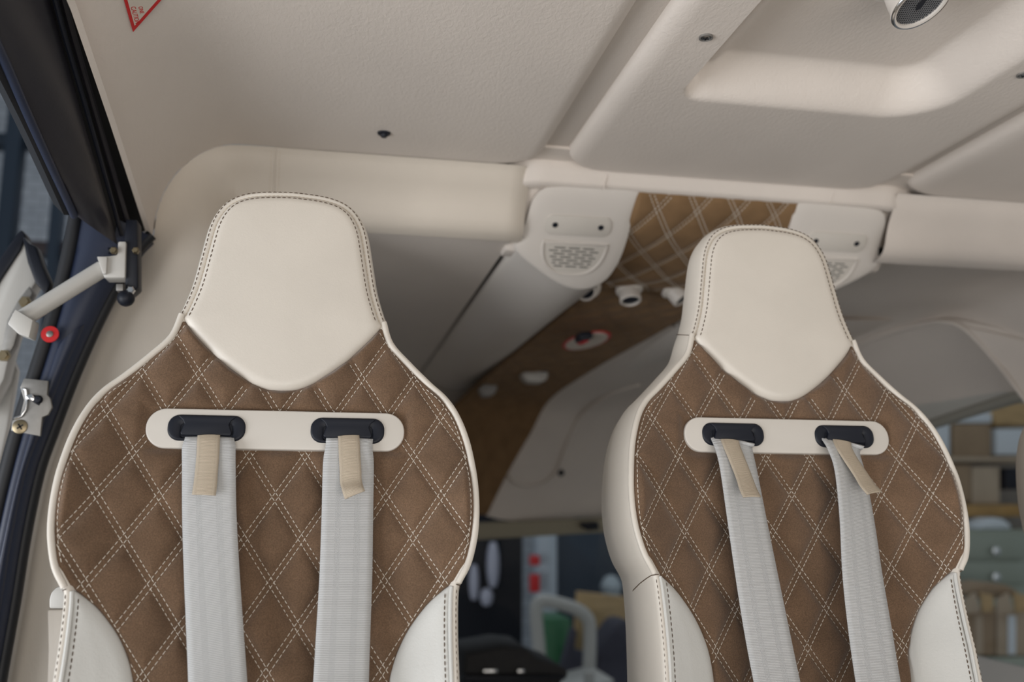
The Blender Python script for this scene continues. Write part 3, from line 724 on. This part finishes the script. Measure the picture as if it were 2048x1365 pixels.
# red ring marker
rr_ = thing('marker_screw', PY(100, 669, J-.03), 'round red marker with a steel screw on the dark door jamb', 'screw')
obj('red_disc', *lathe(PY(100, 669, J-.026), (0, -1, .1), [(.0115, -.002), (.0115, .0010), (.0045, .0012), (.0045, 0)], 24), M_['red'], rr_)
obj('screw_head', *lathe(PY(100, 669, J-.026), (0, -1, .1), [(.0046, -.002), (.0046, .002), (.003, .0032), (0, .0032)], 16), M_['steel'], rr_)
# latch striker plate
lt = thing('latch_plate', PY(62, 870, J-.03), 'steel latch striker plate with hook slot on the door jamb', 'latch')
YL = J-.034
plp = [(48,757),(96,762),(94,790),(100,797),(104,815),(96,830),(84,835),(80,873),(22,862),(24,842),(40,832),(48,800),(40,775)]
obj('plate', *prism([PY(x, y, YL) for x, y in plp], (0, .006, 0)), M_['steel'], lt, bevel=.0008)
obj('slot', *prism([PY(x, y, YL-.0004) for x, y in ((62,790),(82,792),(84,802),(78,812),(68,806),(60,800))], (0, .002, 0)), M_['recess_shade'], lt)
obj('hook_edge', *tube([PY(x, y, YL-.002) for x, y in ((44,778),(52,780),(54,800),(51,820),(42,833),(28,838))], .0017, 8), M_['chrome'], lt)
obj('pawl', *prism([PY(x, y, YL-.006) for x, y in ((50,791),(64,788),(70,797),(66,803),(53,798))], (0, .004, 0)), M_['chrome'], lt, bevel=.001)
obj('pin', *lathe(PY(77, 800, YL), (0,-1,0), [(.0058, -.002), (.0058, .003), (.004, .006), (0, .0065)], 16), M_['black'], lt)
sc = obj('screw', *lathe(PY(40, 854, YL), (0,-1,0), [(.0095, -.002), (.0095, .0010), (.008, .0018), (0, .0018)], 24), M_['bolt'], lt)
c = PY(40, 854, YL-.0019); V, Q = merge([box((-.0045, -.0004, -.001), (.0045, 0, .001)), box((-.001, -.0004, -.0045), (.001, 0, .0045))]); cr_, sr_ = math.cos(.6), math.sin(.6)
obj('cross_slot', [c+np.array([v[0]*cr_-v[2]*sr_, v[1], v[0]*sr_+v[2]*cr_]) for v in V], Q, M_['recess_shade'], sc)
# door stay: white rod with end blocks
st = thing('door_stay', PY(215, 560, 1.34), 'white metal door stay rod with grey bracket, bolts and black ball knob', 'door stay')
YS = 1.325
obj('rod', *tube([PY(36, 643, YS-.03), PY(205, 538, YS)], .0115, 18), M_['whitepaint'], st)
br = prismY('bracket', [(236,483),(252,483),(250,556),(208,556),(193,513),(218,512),(234,510)], YS-.012, .03, M_['whitepaint'], st, bevel=.002)
prismY('chamfer_block', [(194,513),(214,514),(212,548),(205,548)], YS-.018, .012, M_['whitepaint'], st)
bp2 = prismY('black_plate', [(252,438),(275,440),(276,575),(262,588),(250,583),(249,480)], YS-.006, .03, M_['black'], st, bevel=.002)
for x, y, r_, m_ in ((228,502,.0052,'bolt'),(272,502,.0048,'bolt'),(262,581,.0055,'chrome')):
    obj('bolt', *lathe(PY(x, y, YS-.013), (0,-1,0), [(r_, -.003), (r_, .004), (r_*.7, .006), (0, .006)], 6), M_[m_], st, smooth=False)
obj('bolt_washer', *tube([PY(217, 502, YS-.004), PY(232, 502, YS-.004)], .0045, 12), M_['black'], st)
prismY('set_block', [(232,568),(246,568),(246,582),(232,582)], YS-.014, .012, M_['steel'], st)
obj('knob_stem', *tube([PY(252, 576, YS), PY(250, 600, YS-.004)], .0042, 10), M_['steel'], st)
kb = PY(252, 597, YS-.008); obj('ball_knob', *lathe(kb+np.array([0, 0, .0115]), (0,0,-1), [(.0115*math.sin(a), .0115-.0115*math.cos(a)) for a in np.linspace(0, math.pi, 14)], 20), M_['black'], st)
eb = prismY('end_block', [(30,618),(66,640),(58,676),(36,668),(14,648)], YS-.05, .03, M_['whitepaint'], st, bevel=.002)
# the open door outside
dr = thing('door_2', PY(20, 760, 1.55), kind='structure')
prismY('inner_panel', [(-80,700),(-20,590),(28,512),(50,478),(62,500),(74,560),(52,600),(40,640),(22,700),(8,760),(-30,830),(-90,830)], 1.50, .04, M_['whitepaint'], dr, bevel=.006)
prismY('dark_skin', [(-80,640),(-20,545),(20,486),(42,458),(52,470),(40,500),(0,560),(-60,665)], 1.495, .03, M_['black'], dr, bevel=.003)
prismY('grip', [(44,470),(58,486),(72,492),(84,530),(100,566),(92,590),(70,566),(54,524),(50,505)], 1.44, .03, M_['black'], dr, bevel=.004)
prismY('frame_bar', [(2,700),(14,640),(36,600),(58,572),(66,586),(44,630),(28,690),(10,720)], 1.47, .02, M_['steel'], dr, bevel=.002)
for x, y in ((51,605),(9,712)):
    obj('bolt', *lathe(PY(x, y, 1.465), (0,-1,0), [(.009, -.003), (.009, .003), (.006, .003), (.006, .008), (0, .008)], 6), M_['bolt'], dr, smooth=False)
prismY('lower_panel', [(-60,760),(24,716),(34,740),(14,860),(-8,960),(-60,1100)], 1.56, .02, M_['whitepaint'], dr, bevel=.004)
# small ivory bracket beside the leftmost seat
tb = tag(obj('trim_bracket', *prism([PY(x, y, 1.16) for x, y in ((98,1218),(98,1200),(102,1186),(112,1176),(126,1172),(160,1172),(160,1218))], (0, .012, 0)), M_['whitepaint'], bevel=.002), 'small rounded white bracket behind the lower edge of the leftmost seat', 'bracket')
lp2 = prismY('wall_left_lower', [(94,1220),(96,1300),(90,1480),(330,1480),(330,1220)], 1.42, .01, M_['wall'], bevel=.003); lp2['kind'] = 'structure'
# ---- warning sticker on the left ceiling curl
def on_curl(px, py):
    best = None
    for y in np.linspace(.5, 1.44, 400):
        p = PY(px, py, y)
        if XL <= p[0] < XL+.125:
            a = math.acos(1-(p[0]-XL)/.125); z = edge_z(y)+(CEIL-edge_z(y))*math.sin(a)**.9
        elif p[0] >= XL+.125: z = CEIL
        else: continue
        e = abs(z-p[2])
        if best is None or e < best[0]: best = (e, p)
    return best[1]
sk = [on_curl(x, y) for x, y in ((248,0),(265,60),(318,0))]
c0 = sum(sk)/3; nS = np.cross(sk[1]-sk[0], sk[2]-sk[0]); nS /= np.linalg.norm(nS); nS = nS if nS.dot(EYE-c0) > 0 else -nS
e1 = (sk[1]-sk[0]); e2 = (sk[1]-sk[2]); tip = sk[1]; a3 = tip-e1*1.95; b3 = tip-e2*1.5
ws = thing('warning_sticker', tip, 'white triangular warning sticker with red border on the ceiling panel', 'sticker')
def tri(s_, d): g = (tip+a3+b3)/3; return [g+(p-g)*s_+nS*d for p in (tip, a3, b3)]
obj('red_border', *prism(tri(1, .0025), nS*.0003), M_['red'], ws, smooth=False)
obj('white_field', *prism(tri(.80, .0029), nS*.0003), M_['sticker'], ws, smooth=False)
def letters(txt, origin, xd, yd, size, m, parent, name='lettering'):
    cu = bpy.data.curves.new(name, 'FONT'); cu.body = txt; cu.size = size; cu.align_x = 'CENTER'; cu.extrude = .0001
    t = bpy.data.objects.new(name, cu); C.objects.link(t); dg = bpy.context.evaluated_depsgraph_get(); me = bpy.data.meshes.new_from_object(t.evaluated_get(dg))
    bpy.data.objects.remove(t); xd = np.array(xd)/np.linalg.norm(xd); yd = np.array(yd)/np.linalg.norm(yd); zd = np.cross(xd, yd)
    V = [np.array(origin)+xd*v.co.x+yd*v.co.y+zd*v.co.z for v in me.vertices]; Fc = [tuple(p.vertices) for p in me.polygons]
    return obj(name, V, Fc, m, parent, smooth=False)
g = (tip+a3+b3)/3; yd = a3-tip; yd /= np.linalg.norm(yd); 
bis = ((a3+b3)/2-tip); bis /= np.linalg.norm(bis); xd_ = np.cross(bis, nS)
letters('CAUTION', tip+e1*-.62+nS*.0034+(b3-a3)/np.linalg.norm(b3-a3)*.006, -yd, np.cross(nS, -yd), .0075, M_['red'], ws)
letters('ONE', tip+e1*-.86+nS*.0034+(b3-a3)/np.linalg.norm(b3-a3)*.0155, -yd, np.cross(nS, -yd), .0065, M_['red'], ws)
# ---- ceiling speaker in the well
bc = PZ(1806, -34, 1.492); axs = np.array([.24, -.34, -.91]); axs /= np.linalg.norm(axs)
sp_ = thing('ceiling_speaker', bc, 'round white swivel speaker with dark mesh grille in the ceiling well', 'speaker')
obj('base_ring', *lathe(bc, (0,0,-1), [(.040, -.012), (.040, .002), (.036, .004), (.030, .004)], 40), M_['housing'], sp_)
oo = bc+np.array([0, 0, .006])
obj('barrel', *lathe(oo, axs, [(.024, 0), (.0285, .010), (.031, .024), (.0325, .036), (.0345, .040), (.0350, .0445), (.0335, .0465), (.0300, .0455), (.0292, .040)], 48), M_['housing'], sp_)
obj('chrome_ring', *lathe(oo, axs, [(.0350, .043), (.0357, .0445), (.0350, .0463), (.0338, .0470), (.0325, .0466)], 48), M_['chrome'], sp_)
gm = M_['black']; gl = mat('mesh_grille', (.20, .205, .215), .35, metal=.6)
gd = obj('grille_disc', *lathe(oo, axs, [(.0305, .0395), (.0305, .0418), (0, .0418)], 40), M_['recess_shade'], sp_)
x_, y_ = frame_at(axs); x_, y_ = np.array(x_), np.array(y_); parts = []
for k in range(-9, 10):
    for d_, e_ in ((x_, y_), (y_, x_)):
        q = k*.0031; hl = math.sqrt(max(0, .030**2-q*q))
        if hl > .003: parts.append(tube([oo+axs*.0428+d_*q-e_*hl, oo+axs*.0428+d_*q+e_*hl], .00055, 5))
obj('mesh_wires', *merge(parts), gl, gd)['kind'] = 'stuff'
obj('logo_oval', *[[oo+axs*.0434+x_*(.009*math.cos(a))*1+y_*.0045*math.sin(a) for a in np.linspace(0, 2*math.pi, 25)[:-1]], [tuple(range(24))]], M_['black'], gd)
# ---- fittings on the overhead console
def spot(px, py, Y, lab, rx=.022, axis=(0, -.35, -1), ln=.03):
    c = PY(px, py, Y); t = thing('console_lamp', c, lab, 'lamp', 'swivel lamps on the console')
    obj('barrel', *lathe(c+np.array([0, 0, ln*.6]), axis, [(rx*1.25, 0), (rx*1.25, .006), (rx, .010), (rx, ln), (rx*.86, ln+.002), (rx*.8, ln-.002)], 28), M_['housing'], t)
    obj('lens', *lathe(c+np.array([0, 0, ln*.6]), axis, [(rx*.84, ln-.004), (rx*.6, ln-.001), (0, ln)], 24), M_['black'], t)
spot(1176, 588, 1.79, 'swivel lamp left of three under the quilted console', axis=(-.35, -.6, -.5))
spot(1258, 594, 1.79, 'white barrel swivel lamp in the middle under the quilted console')
spot(1345, 594, 1.79, 'swivel lamp under the console just left of the middle headrest', axis=(.5, -.35, -.8), ln=.035)
def con_disc(name, px, py, Y, rx, ry, m, parent, lift=.002):
    c = PY(px, py, Y); return obj(name, *prism([c+np.array([rx*math.cos(a), ry*math.sin(a), -lift]) for a in np.linspace(0, 2*math.pi, 33)[:-1]], (0, 0, -.0015)), m, parent, smooth=False)
wl = thing('handle_marking', PY(1172, 672, 2.1), 'red-edged white oval marking with dark handle on the console underside', 'marking')
con_disc('red_border', 1172, 672, 2.1, .046, .135, M_['red'], wl, .012); con_disc('white_field', 1172, 672, 2.1, .040, .118, M_['sticker'], wl, .0136)
prismY('handle', [(1160,664),(1184,662),(1188,676),(1160,680)], 1.98, .05, M_['black'], wl, bevel=.004); prismY('red_core', [(1163,676),(1181,676),(1178,684),(1166,684)], 2.01, .05, M_['red'], wl, bevel=.004)
ho = thing('ceiling_bracket', PY(1072, 750, 2.7), 'pale bracket with black knob farther along the quilted console', 'bracket')
prismY('bracket', [(1044,744),(1098,742),(1096,758),(1086,765),(1058,765),(1048,756)], 2.66, .06, M_['whitepaint'], ho, bevel=.008)
obj('knob', *lathe(PY(1088, 737, 2.66), (0, -.4, -1), [(.001, -.02), (.018, -.014), (.020, 0), (.014, .008), (0, .01)], 16), M_['black'], ho)
hb = tag(prismY('grab_bracket', [(958,776),(972,766),(996,768),(994,782),(986,792),(966,794)], 2.85, .05, mat('grey_plastic', (.3, .29, .28), .5), bevel=.008), 'small grey bracket at the far end of the console', 'bracket')
# ---- nose liner, windshield frame, glare shield
Rn = resample(Rp[int(NL*.32):], 60)
P = []
for i, p in enumerate(Rn):
    s_ = i/59; row = [np.array(p)+np.array([.001, .004, .006])]
    zr = p[2]+.05*math.sin(min(1, s_*1.2)*3.1)
    for t in np.linspace(0, 1, 24)[1:]:
        x = p[0]+t*(1.55-p[0]); 
        row.append(np.array([x, p[1]+.05*math.sin(t*3)+.12*t*s_, p[2]+.035*math.sin(min(t*5, 1.57))*(1-s_)-.015*math.sin(min(t*9, 3.14)) + .02*t*(1-s_)]))
    P.append(row)
nl = tag(obj('wall_nose', *slab(P, (.0, .012, .008)), M_['liner'], angle=80), kind='structure')
NP = np.array([q for r in P for q in r]); NPX = np.array([[1024+F*(R.T@(q-EYE))[0]/(R.T@(q-EYE))[2], 682.5+F*(R.T@(q-EYE))[1]/(R.T@(q-EYE))[2]] for q in NP])
def on_nose(px, py): 
    w_ = 1/(np.sum((NPX-np.array([px, py]))**2, 1)+30)**2; return PY(px, py, float((NP[:,1]*w_).sum()/w_.sum())-.004)
nsm = crom([on_nose(x, y) for x, y in ((1018,952),(1032,966),(1056,972),(1085,968),(1112,945),(1130,900),(1150,850),(1180,815),(1230,785),(1280,770))], 5)
obj('piping', *tube(nsm, .006, 8), M_['liner'], nl)
obj('snap_fastener', *lathe(on_nose(1122, 946), (0, -1, -.5), [(.012, -.01), (.012, .004), (.008, .008), (0, .008)], 16), M_['charcoal'], nl)
def nose_line(pts, Y0): return [PY(x, y, Y0) for x, y in pts]
prismY('trim_10', [(250,1080),(860,1050),(1050,1042),(1205,1036),(1500,1020),(1500,1062),(1205,1066),(1050,1075),(860,1086),(250,1114)], 3.215, .05, mat('visor_vinyl', (.33, .30, .22), .6), bevel=.006)['kind'] = 'structure'
tag(prismY('visor_clip', [(1160,1046),(1196,1044),(1200,1060),(1176,1062),(1164,1054)], 3.19, .02, M_['black'], bevel=.004), 'small black clip on the windshield top frame beside the middle seat', 'clip')
tag(obj('window_1', *[[(-.3, 3.26, .82), (1.6, 3.26, .80), (1.6, 3.32, .15), (-.3, 3.32, .15)], [(0,1,2,3)]], M_['clear'], smooth=False), kind='structure')
gs = thing('glare_shield', PY(1040, 1365, 3.0), 'black instrument glare shield low between the two seats', 'instrument panel')
prismY('hood', [(925,1500),(930,1310),(1010,1296),(1058,1300),(1075,1318),(1132,1338),(1140,1352),(1120,1368),(1120,1500)], 2.85, .30, mat('glare_black', (.022, .021, .022), .7, noise=.2), gs, bevel=.012)
prismY('rail', [(925,1352),(1128,1352),(1134,1360),(925,1366)], 2.82, .03, M_['black'], gs, bevel=.004)
for x, w_ in ((972,5),(985,10),(1042,7)): prismY('switch', [(x-w_,1340),(x+w_,1340),(x+w_,1348),(x-w_,1348)], 2.825, .02, M_['chrome'], gs, bevel=.002)
tag(obj('wall_front', *box((-.4, 3.24, .0), (1.7, 3.30, .16)), M_['charcoal']), kind='structure')
# right cockpit door: sill and window
P = [[(1.50+.06*math.sin(q), y, .548-.03*(1-math.cos(q))) if q >= 0 else (1.50+q*.012, y, .548+q*.18) for q in (-3, -2, -1, -.4, 0, .5, 1.0, 1.57)] for y in np.linspace(1.50, 3.2, 12)]
tag(obj('wall_right_lower', *slab(P, (.03, 0, -.02)), M_['whitepaint'], angle=60), kind='structure')
tag(obj('window_2', *[[(1.56, 1.55, 1.16), (1.56, 3.0, 1.16), (1.56, 3.0, .53), (1.56, 1.55, .53)], [(0,1,2,3)]], M_['clear'], smooth=False), kind='structure')
# ------------------------------------------------------------------ the workshop outside
GZ = -.6
tag(obj('floor_hangar', *box((-9, -9, GZ-.05), (11, 10, GZ)), mat('hangar_concrete', (.36, .37, .38), .55, noise=.15, nscale=3)), kind='structure')
def brick():
    m = bpy.data.materials.new('painted_brick'); m.use_nodes = True; nt = m.node_tree; b = nt.nodes['Principled BSDF']
    t = nt.nodes.new('ShaderNodeTexBrick'); t.inputs['Color1'].default_value = (.42, .45, .49, 1); t.inputs['Color2'].default_value = (.36, .39, .43, 1); t.inputs['Mortar'].default_value = (.24, .26, .29, 1); t.inputs['Scale'].default_value = 3
    tc = nt.nodes.new('ShaderNodeTexCoord'); mp = nt.nodes.new('ShaderNodeMapping'); mp.inputs['Rotation'].default_value = (math.pi/2, 0, 0)
    nt.links.new(tc.outputs['Object'], mp.inputs[0]); nt.links.new(mp.outputs[0], t.inputs[0]); nt.links.new(t.outputs[0], b.inputs['Base Color']); b.inputs['Roughness'].default_value = .8; return m
tag(obj('wall_back', *box((-9, 9.0, GZ), (11, 9.2, 6)), brick()), kind='structure')
card = mat('cardboard', (.30, .21, .13), .85, noise=.12, nscale=8); card2 = mat('pale_cardboard', (.42, .33, .24), .85, noise=.1, nscale=8); wood = mat('plywood', (.46, .31, .15), .7, noise=.2, nscale=6, stretch=(1, 1, 6))
wbox = mat('white_box', (.62, .66, .70), .6); green = mat('sage_metal', (.30, .33, .27), .45); amber = mat('amber_wood', (.38, .22, .07), .6, noise=.2, nscale=6); bluep = mat('navy_locker', (.022, .036, .056), .55, spec=.3); dkm = mat('black_cabinet', (.007, .008, .012), .6, spec=.2)
def rect(x0, y0, x1, y1): return [(x0, y0), (x1, y0), (x1, y1), (x0, y1)]
def ws_(name, pix, Y, th, m, label, cat, group=None, bevel=.006):
    return tag(prismY(name, pix, Y, th, m, bevel=bevel), label, cat, group)
def down(Y, pix_x0, pix_x1, ytop, name, th, m, label, cat):
    """a standing thing: image width and top edge, reaching down to the hangar floor"""
    a = PY(pix_x0, ytop, Y); b = PY(pix_x1, ytop, Y)
    return tag(obj(name, *box((a[0], Y, GZ), (b[0], Y+th, (a[2]+b[2])/2)), m, bevel=.008), label, cat)
# seen between the seats
down(6.6, 860, 1046, 1020, 'tool_cabinet', .6, dkm, 'tall black cabinet seen between the seats', 'cabinet')
for k, (x, y0, y1, w_, lb) in enumerate(((986,1085,1175,13,'long pale shape for a reflection streak on the black cabinet'),(948,1130,1200,10,'short pale shape for a reflection streak at the left of the black cabinet'),(973,1178,1212,13,'stubby pale shape for a reflection streak low on the black cabinet'))):
    pts = [PY(x, y, 6.565) for y in np.linspace(y0, y1, 12)]; rr2 = [w_*6.5/1870*math.sin(math.pi*(i+.6)/12.2)**.4 for i in range(12)]
    tag(obj('reflection_streak', *tube(pts, rr2, 14), mat('pale_streak', (.42, .42, .50), .5)), lb, 'roll')  # added solids standing in for reflection streaks on the cabinet
po = thing('white_post', (PY(1098, 1300, 6.0)[0], 6.0, GZ), 'white post with two red panels between the seats', 'post')
a, b = PY(1076, 1060, 6.0), PY(1114, 1060, 6.0); obj('post', *box((a[0], 6.0, GZ), (b[0], 6.12, 3.0)), mat('pale_blue_paint', (.46, .52, .58), .5), po, bevel=.01)
for y0, y1 in ((1112,1132),(1150,1186)): prismY('red_panel', rect(1062, y0, 1080, y1), 5.9, .06, M_['red'], po, bevel=.006)
down(7.2, 1112, 1330, 1000, 'locker', .6, bluep, 'wide navy blue locker behind the white post', 'locker')
lc = PY(1222, 1150, 6.8); ld = thing('blob_on_stand', (lc[0], 6.8, GZ), 'pale rounded blob on an added stand before the navy locker', 'lamp')  # pale blob given an added stand; no lamp is known here
obj('pale_body', *lathe(lc, (0,0,-1), [(.001, 0), (.05, .02), (.08, .08), (.06, .16), (.02, .2)], 20), mat('pale_blob', (.40, .46, .50), .4), ld)
obj('pole', *tube([lc+np.array([0, 0, -.19]), np.array([lc[0], 6.8, GZ+.02])], .014, 8), M_['charcoal'], ld); obj('base', *lathe((lc[0], 6.8, GZ), (0,0,1), [(.16, 0), (.16, .015), (.02, .03)], 24), M_['charcoal'], ld)
YC = 4.6; ch = thing('tube_chair', (PY(1125, 1300, YC)[0], YC, GZ), 'white tubular frame chair standing between the seats outside', 'chair')
r_ = 13*YC/F
fp = crom([PY(x, y, YC) for x, y in ((1086,1480),(1082,1365),(1077,1290),(1072,1225),(1080,1204),(1110,1206),(1150,1218),(1172,1234),(1180,1262),(1178,1365),(1180,1480))], 6)
obj('back_frame', *tube([np.array([fp[0][0], YC, GZ])]+fp+[np.array([fp[-1][0], YC, GZ])], r_, 14), M_['whitepaint'], ch)
obj('seat', *prism([PY(1080, 1358, YC), PY(1182, 1330, YC), PY(1182, 1342, YC), PY(1080, 1372, YC)], (0, -.38, 0)), M_['whitepaint'], ch, bevel=.01)
for x in (1086, 1178): p = PY(x, 1345, YC-.36); obj('leg', *tube([p, np.array([p[0], p[1], GZ])], r_*.8, 12), M_['whitepaint'], ch)
down(5.0, 1092, 1142, 1238, 'green_bin', .3, mat('green_plastic', (.02, .13, .05), .4), 'green bin seen through the white chair frame', 'bin')
bd = ws_('plywood_board', [(1156,1184),(1262,1196),(1262,1365),(1262,1480),(1130,1480),(1142,1330),(1150,1280)], 5.4, .05, wood, 'tan plywood board leaning behind the white chair', 'board')
jm = mat('slate_cloth', (.045, .045, .065), .9, noise=.2); jk = thing('dark_jacket', (PY(1230, 1300, 4.9)[0], 4.9, GZ), 'dark slate jacket heaped between white chair and middle seat flank', 'jacket')
prismY('body', [(1176,2050),(1176,1480),(1182,1330),(1196,1296),(1222,1262),(1240,1235),(1275,1250),(1290,1480),(1290,2050)], 4.9, .25, jm, jk, bevel=.05)
prismY('sleeve', [(1120,1345),(1146,1256),(1156,1262),(1150,1300),(1190,1310),(1190,1350),(1140,1345)], 4.86, .08, jm, jk, bevel=.02)
# seen through the right hand window
YW = 5.0
down(YW+.55, 1830, 2300, 815, 'storage_rack', .05, mat('rack_back', (.22, .19, .16), .8), 'brown storage rack back panel behind the boxes at right', 'rack')
ws_('storage_box', rect(1852, 842, 1900, 913), YW, .3, wbox, 'white box at the left of the rack top', 'box', 'boxes on the rack')
ws_('storage_box', rect(1906, 848, 1982, 914), YW, .4, card, 'brown cardboard box on the rack top between white boxes', 'box', 'boxes on the rack')
ws_('storage_box', rect(1906, 826, 1984, 846), YW, .4, wbox, 'flat white box lying on the brown cardboard box', 'box', 'boxes on the rack')
ws_('storage_box', rect(1992, 858, 2060, 910), YW, .35, wbox, 'white box at the right of the rack top', 'box', 'boxes on the rack')
ws_('storage_box', rect(1988, 806, 2070, 850), YW+.02, .35, wood, 'tan box topmost at the right', 'box', 'boxes on the rack')
ws_('rack_shelf', rect(1850, 914, 2120, 924), YW-.02, .5, card2, 'upper pale shelf board under the top boxes', 'shelf')
ws_('storage_box', rect(1896, 930, 1942, 1004), YW, .35, card, 'brown cardboard box under the upper shelf at left', 'box', 'boxes on the rack')
ws_('storage_box', rect(1944, 934, 2000, 1008), YW, .35, card2, 'pale cardboard box under the upper shelf in the middle', 'box', 'boxes on the rack')
ws_('storage_box', rect(2010, 936, 2042, 980), YW, .3, M_['black'], 'small black box under the upper shelf', 'box', 'boxes on the rack')
ws_('rack_shelf', rect(1900, 1010, 2100, 1034), YW-.04, .5, amber, 'amber wooden shelf under the black box', 'shelf')
ws_('plastic_bag', [(1962,1061),(1968,1046),(1990,1036),(2010,1038),(2022,1048),(2028,1061)], YW-.2, .2, wbox, 'crumpled pale bag on top of the green drawers', 'bag', bevel=.03)
fc = thing('drawer_cabinet', (PY(1985, 1100, YW-.3)[0], YW-.3, GZ), 'sage green metal drawer cabinet seen through the right window', 'cabinet')
a, b = PY(1912, 1062, YW-.3), PY(2140, 1062, YW-.3); obj('body', *box((a[0], YW-.3, GZ), (b[0], YW+.1, a[2])), green, fc, bevel=.008)
for y0, y1 in ((1070,1118),(1124,1168)):
    dw = prismY('drawer', rect(1920, y0, 2052, y1), YW-.32, .03, green, fc, bevel=.006)
    obj('knob', *lathe(PY(1985, (y0+y1)/2+8, YW-.32), (0,-1,0), [(.012, 0), (.012, .015), (.024, .022), (.022, .034), (0, .038)], 16), M_['chrome'], dw)
YB2 = 4.2
for x0, x1, m_, lb in ((1928,1990,card,'brown open carton at the left below the drawers'),(1994,2060,card2,'pale open carton at the right below the drawers')):
    t = thing('open_carton', (PY((x0+x1)/2, 1290, YB2)[0], YB2, PY((x0+x1)/2, 1310, YB2)[2]), lb, 'carton', 'open cartons')
    prismY('body', rect(x0, 1226, x1, 1312), YB2, .3, m_, t, bevel=.004)
    prismY('flap', [(x0+1,1200),(x0+24,1186),(x0+34,1226),(x0,1228)], YB2-.05, .012, card2, t, bevel=.002); prismY('flap', [(x0+34,1186),(x1-3,1192),(x1-2,1226),(x0+38,1226)], YB2-.04, .012, wood, t, bevel=.002)
    prismY('stripe', rect(x0+22, 1232, x0+38, 1310), YB2-.006, .004, card2 if m_ is card else wbox, t, bevel=.001)
ws_('wrapping_paper', [(1930,1190),(1950,1172),(1985,1166),(2020,1172),(2045,1186),(2030,1196),(1980,1200),(1945,1198)], YB2+.06, .2, card, 'crumpled brown wrapping paper heaped on the cartons', 'paper', bevel=.03)
down(YB2-.02, 1880, 2160, 1316, 'work_bench', .42, green, 'green work bench carrying the open cartons', 'bench')
# seen through the open left door
for x, w_, lb in ((22,16,'dark steel post outside the open door'),(120,10,'thin dark steel post outside near the door rail')):
    a, b = PY(x-w_, 300, 6.0), PY(x+w_, 300, 6.0); tag(obj('steel_post', *box((a[0], 6.0, GZ), (b[0], 6.15, 4.5)), bluep, bevel=.01), lb, 'post', 'posts outside the door')
tag(prismY('steel_beam', [(-260,470),(170,484),(170,512),(-260,498)], 6.1, .15, mat('rust_steel', (.05, .035, .035), .6), bevel=.01), 'dark horizontal steel beam outside the open door', 'beam')
tag(prismY('steel_beam', [(-260,268),(140,262),(140,286),(-260,290)], 6.1, .15, bluep, bevel=.01), 'upper dark steel beam outside the open door', 'beam')
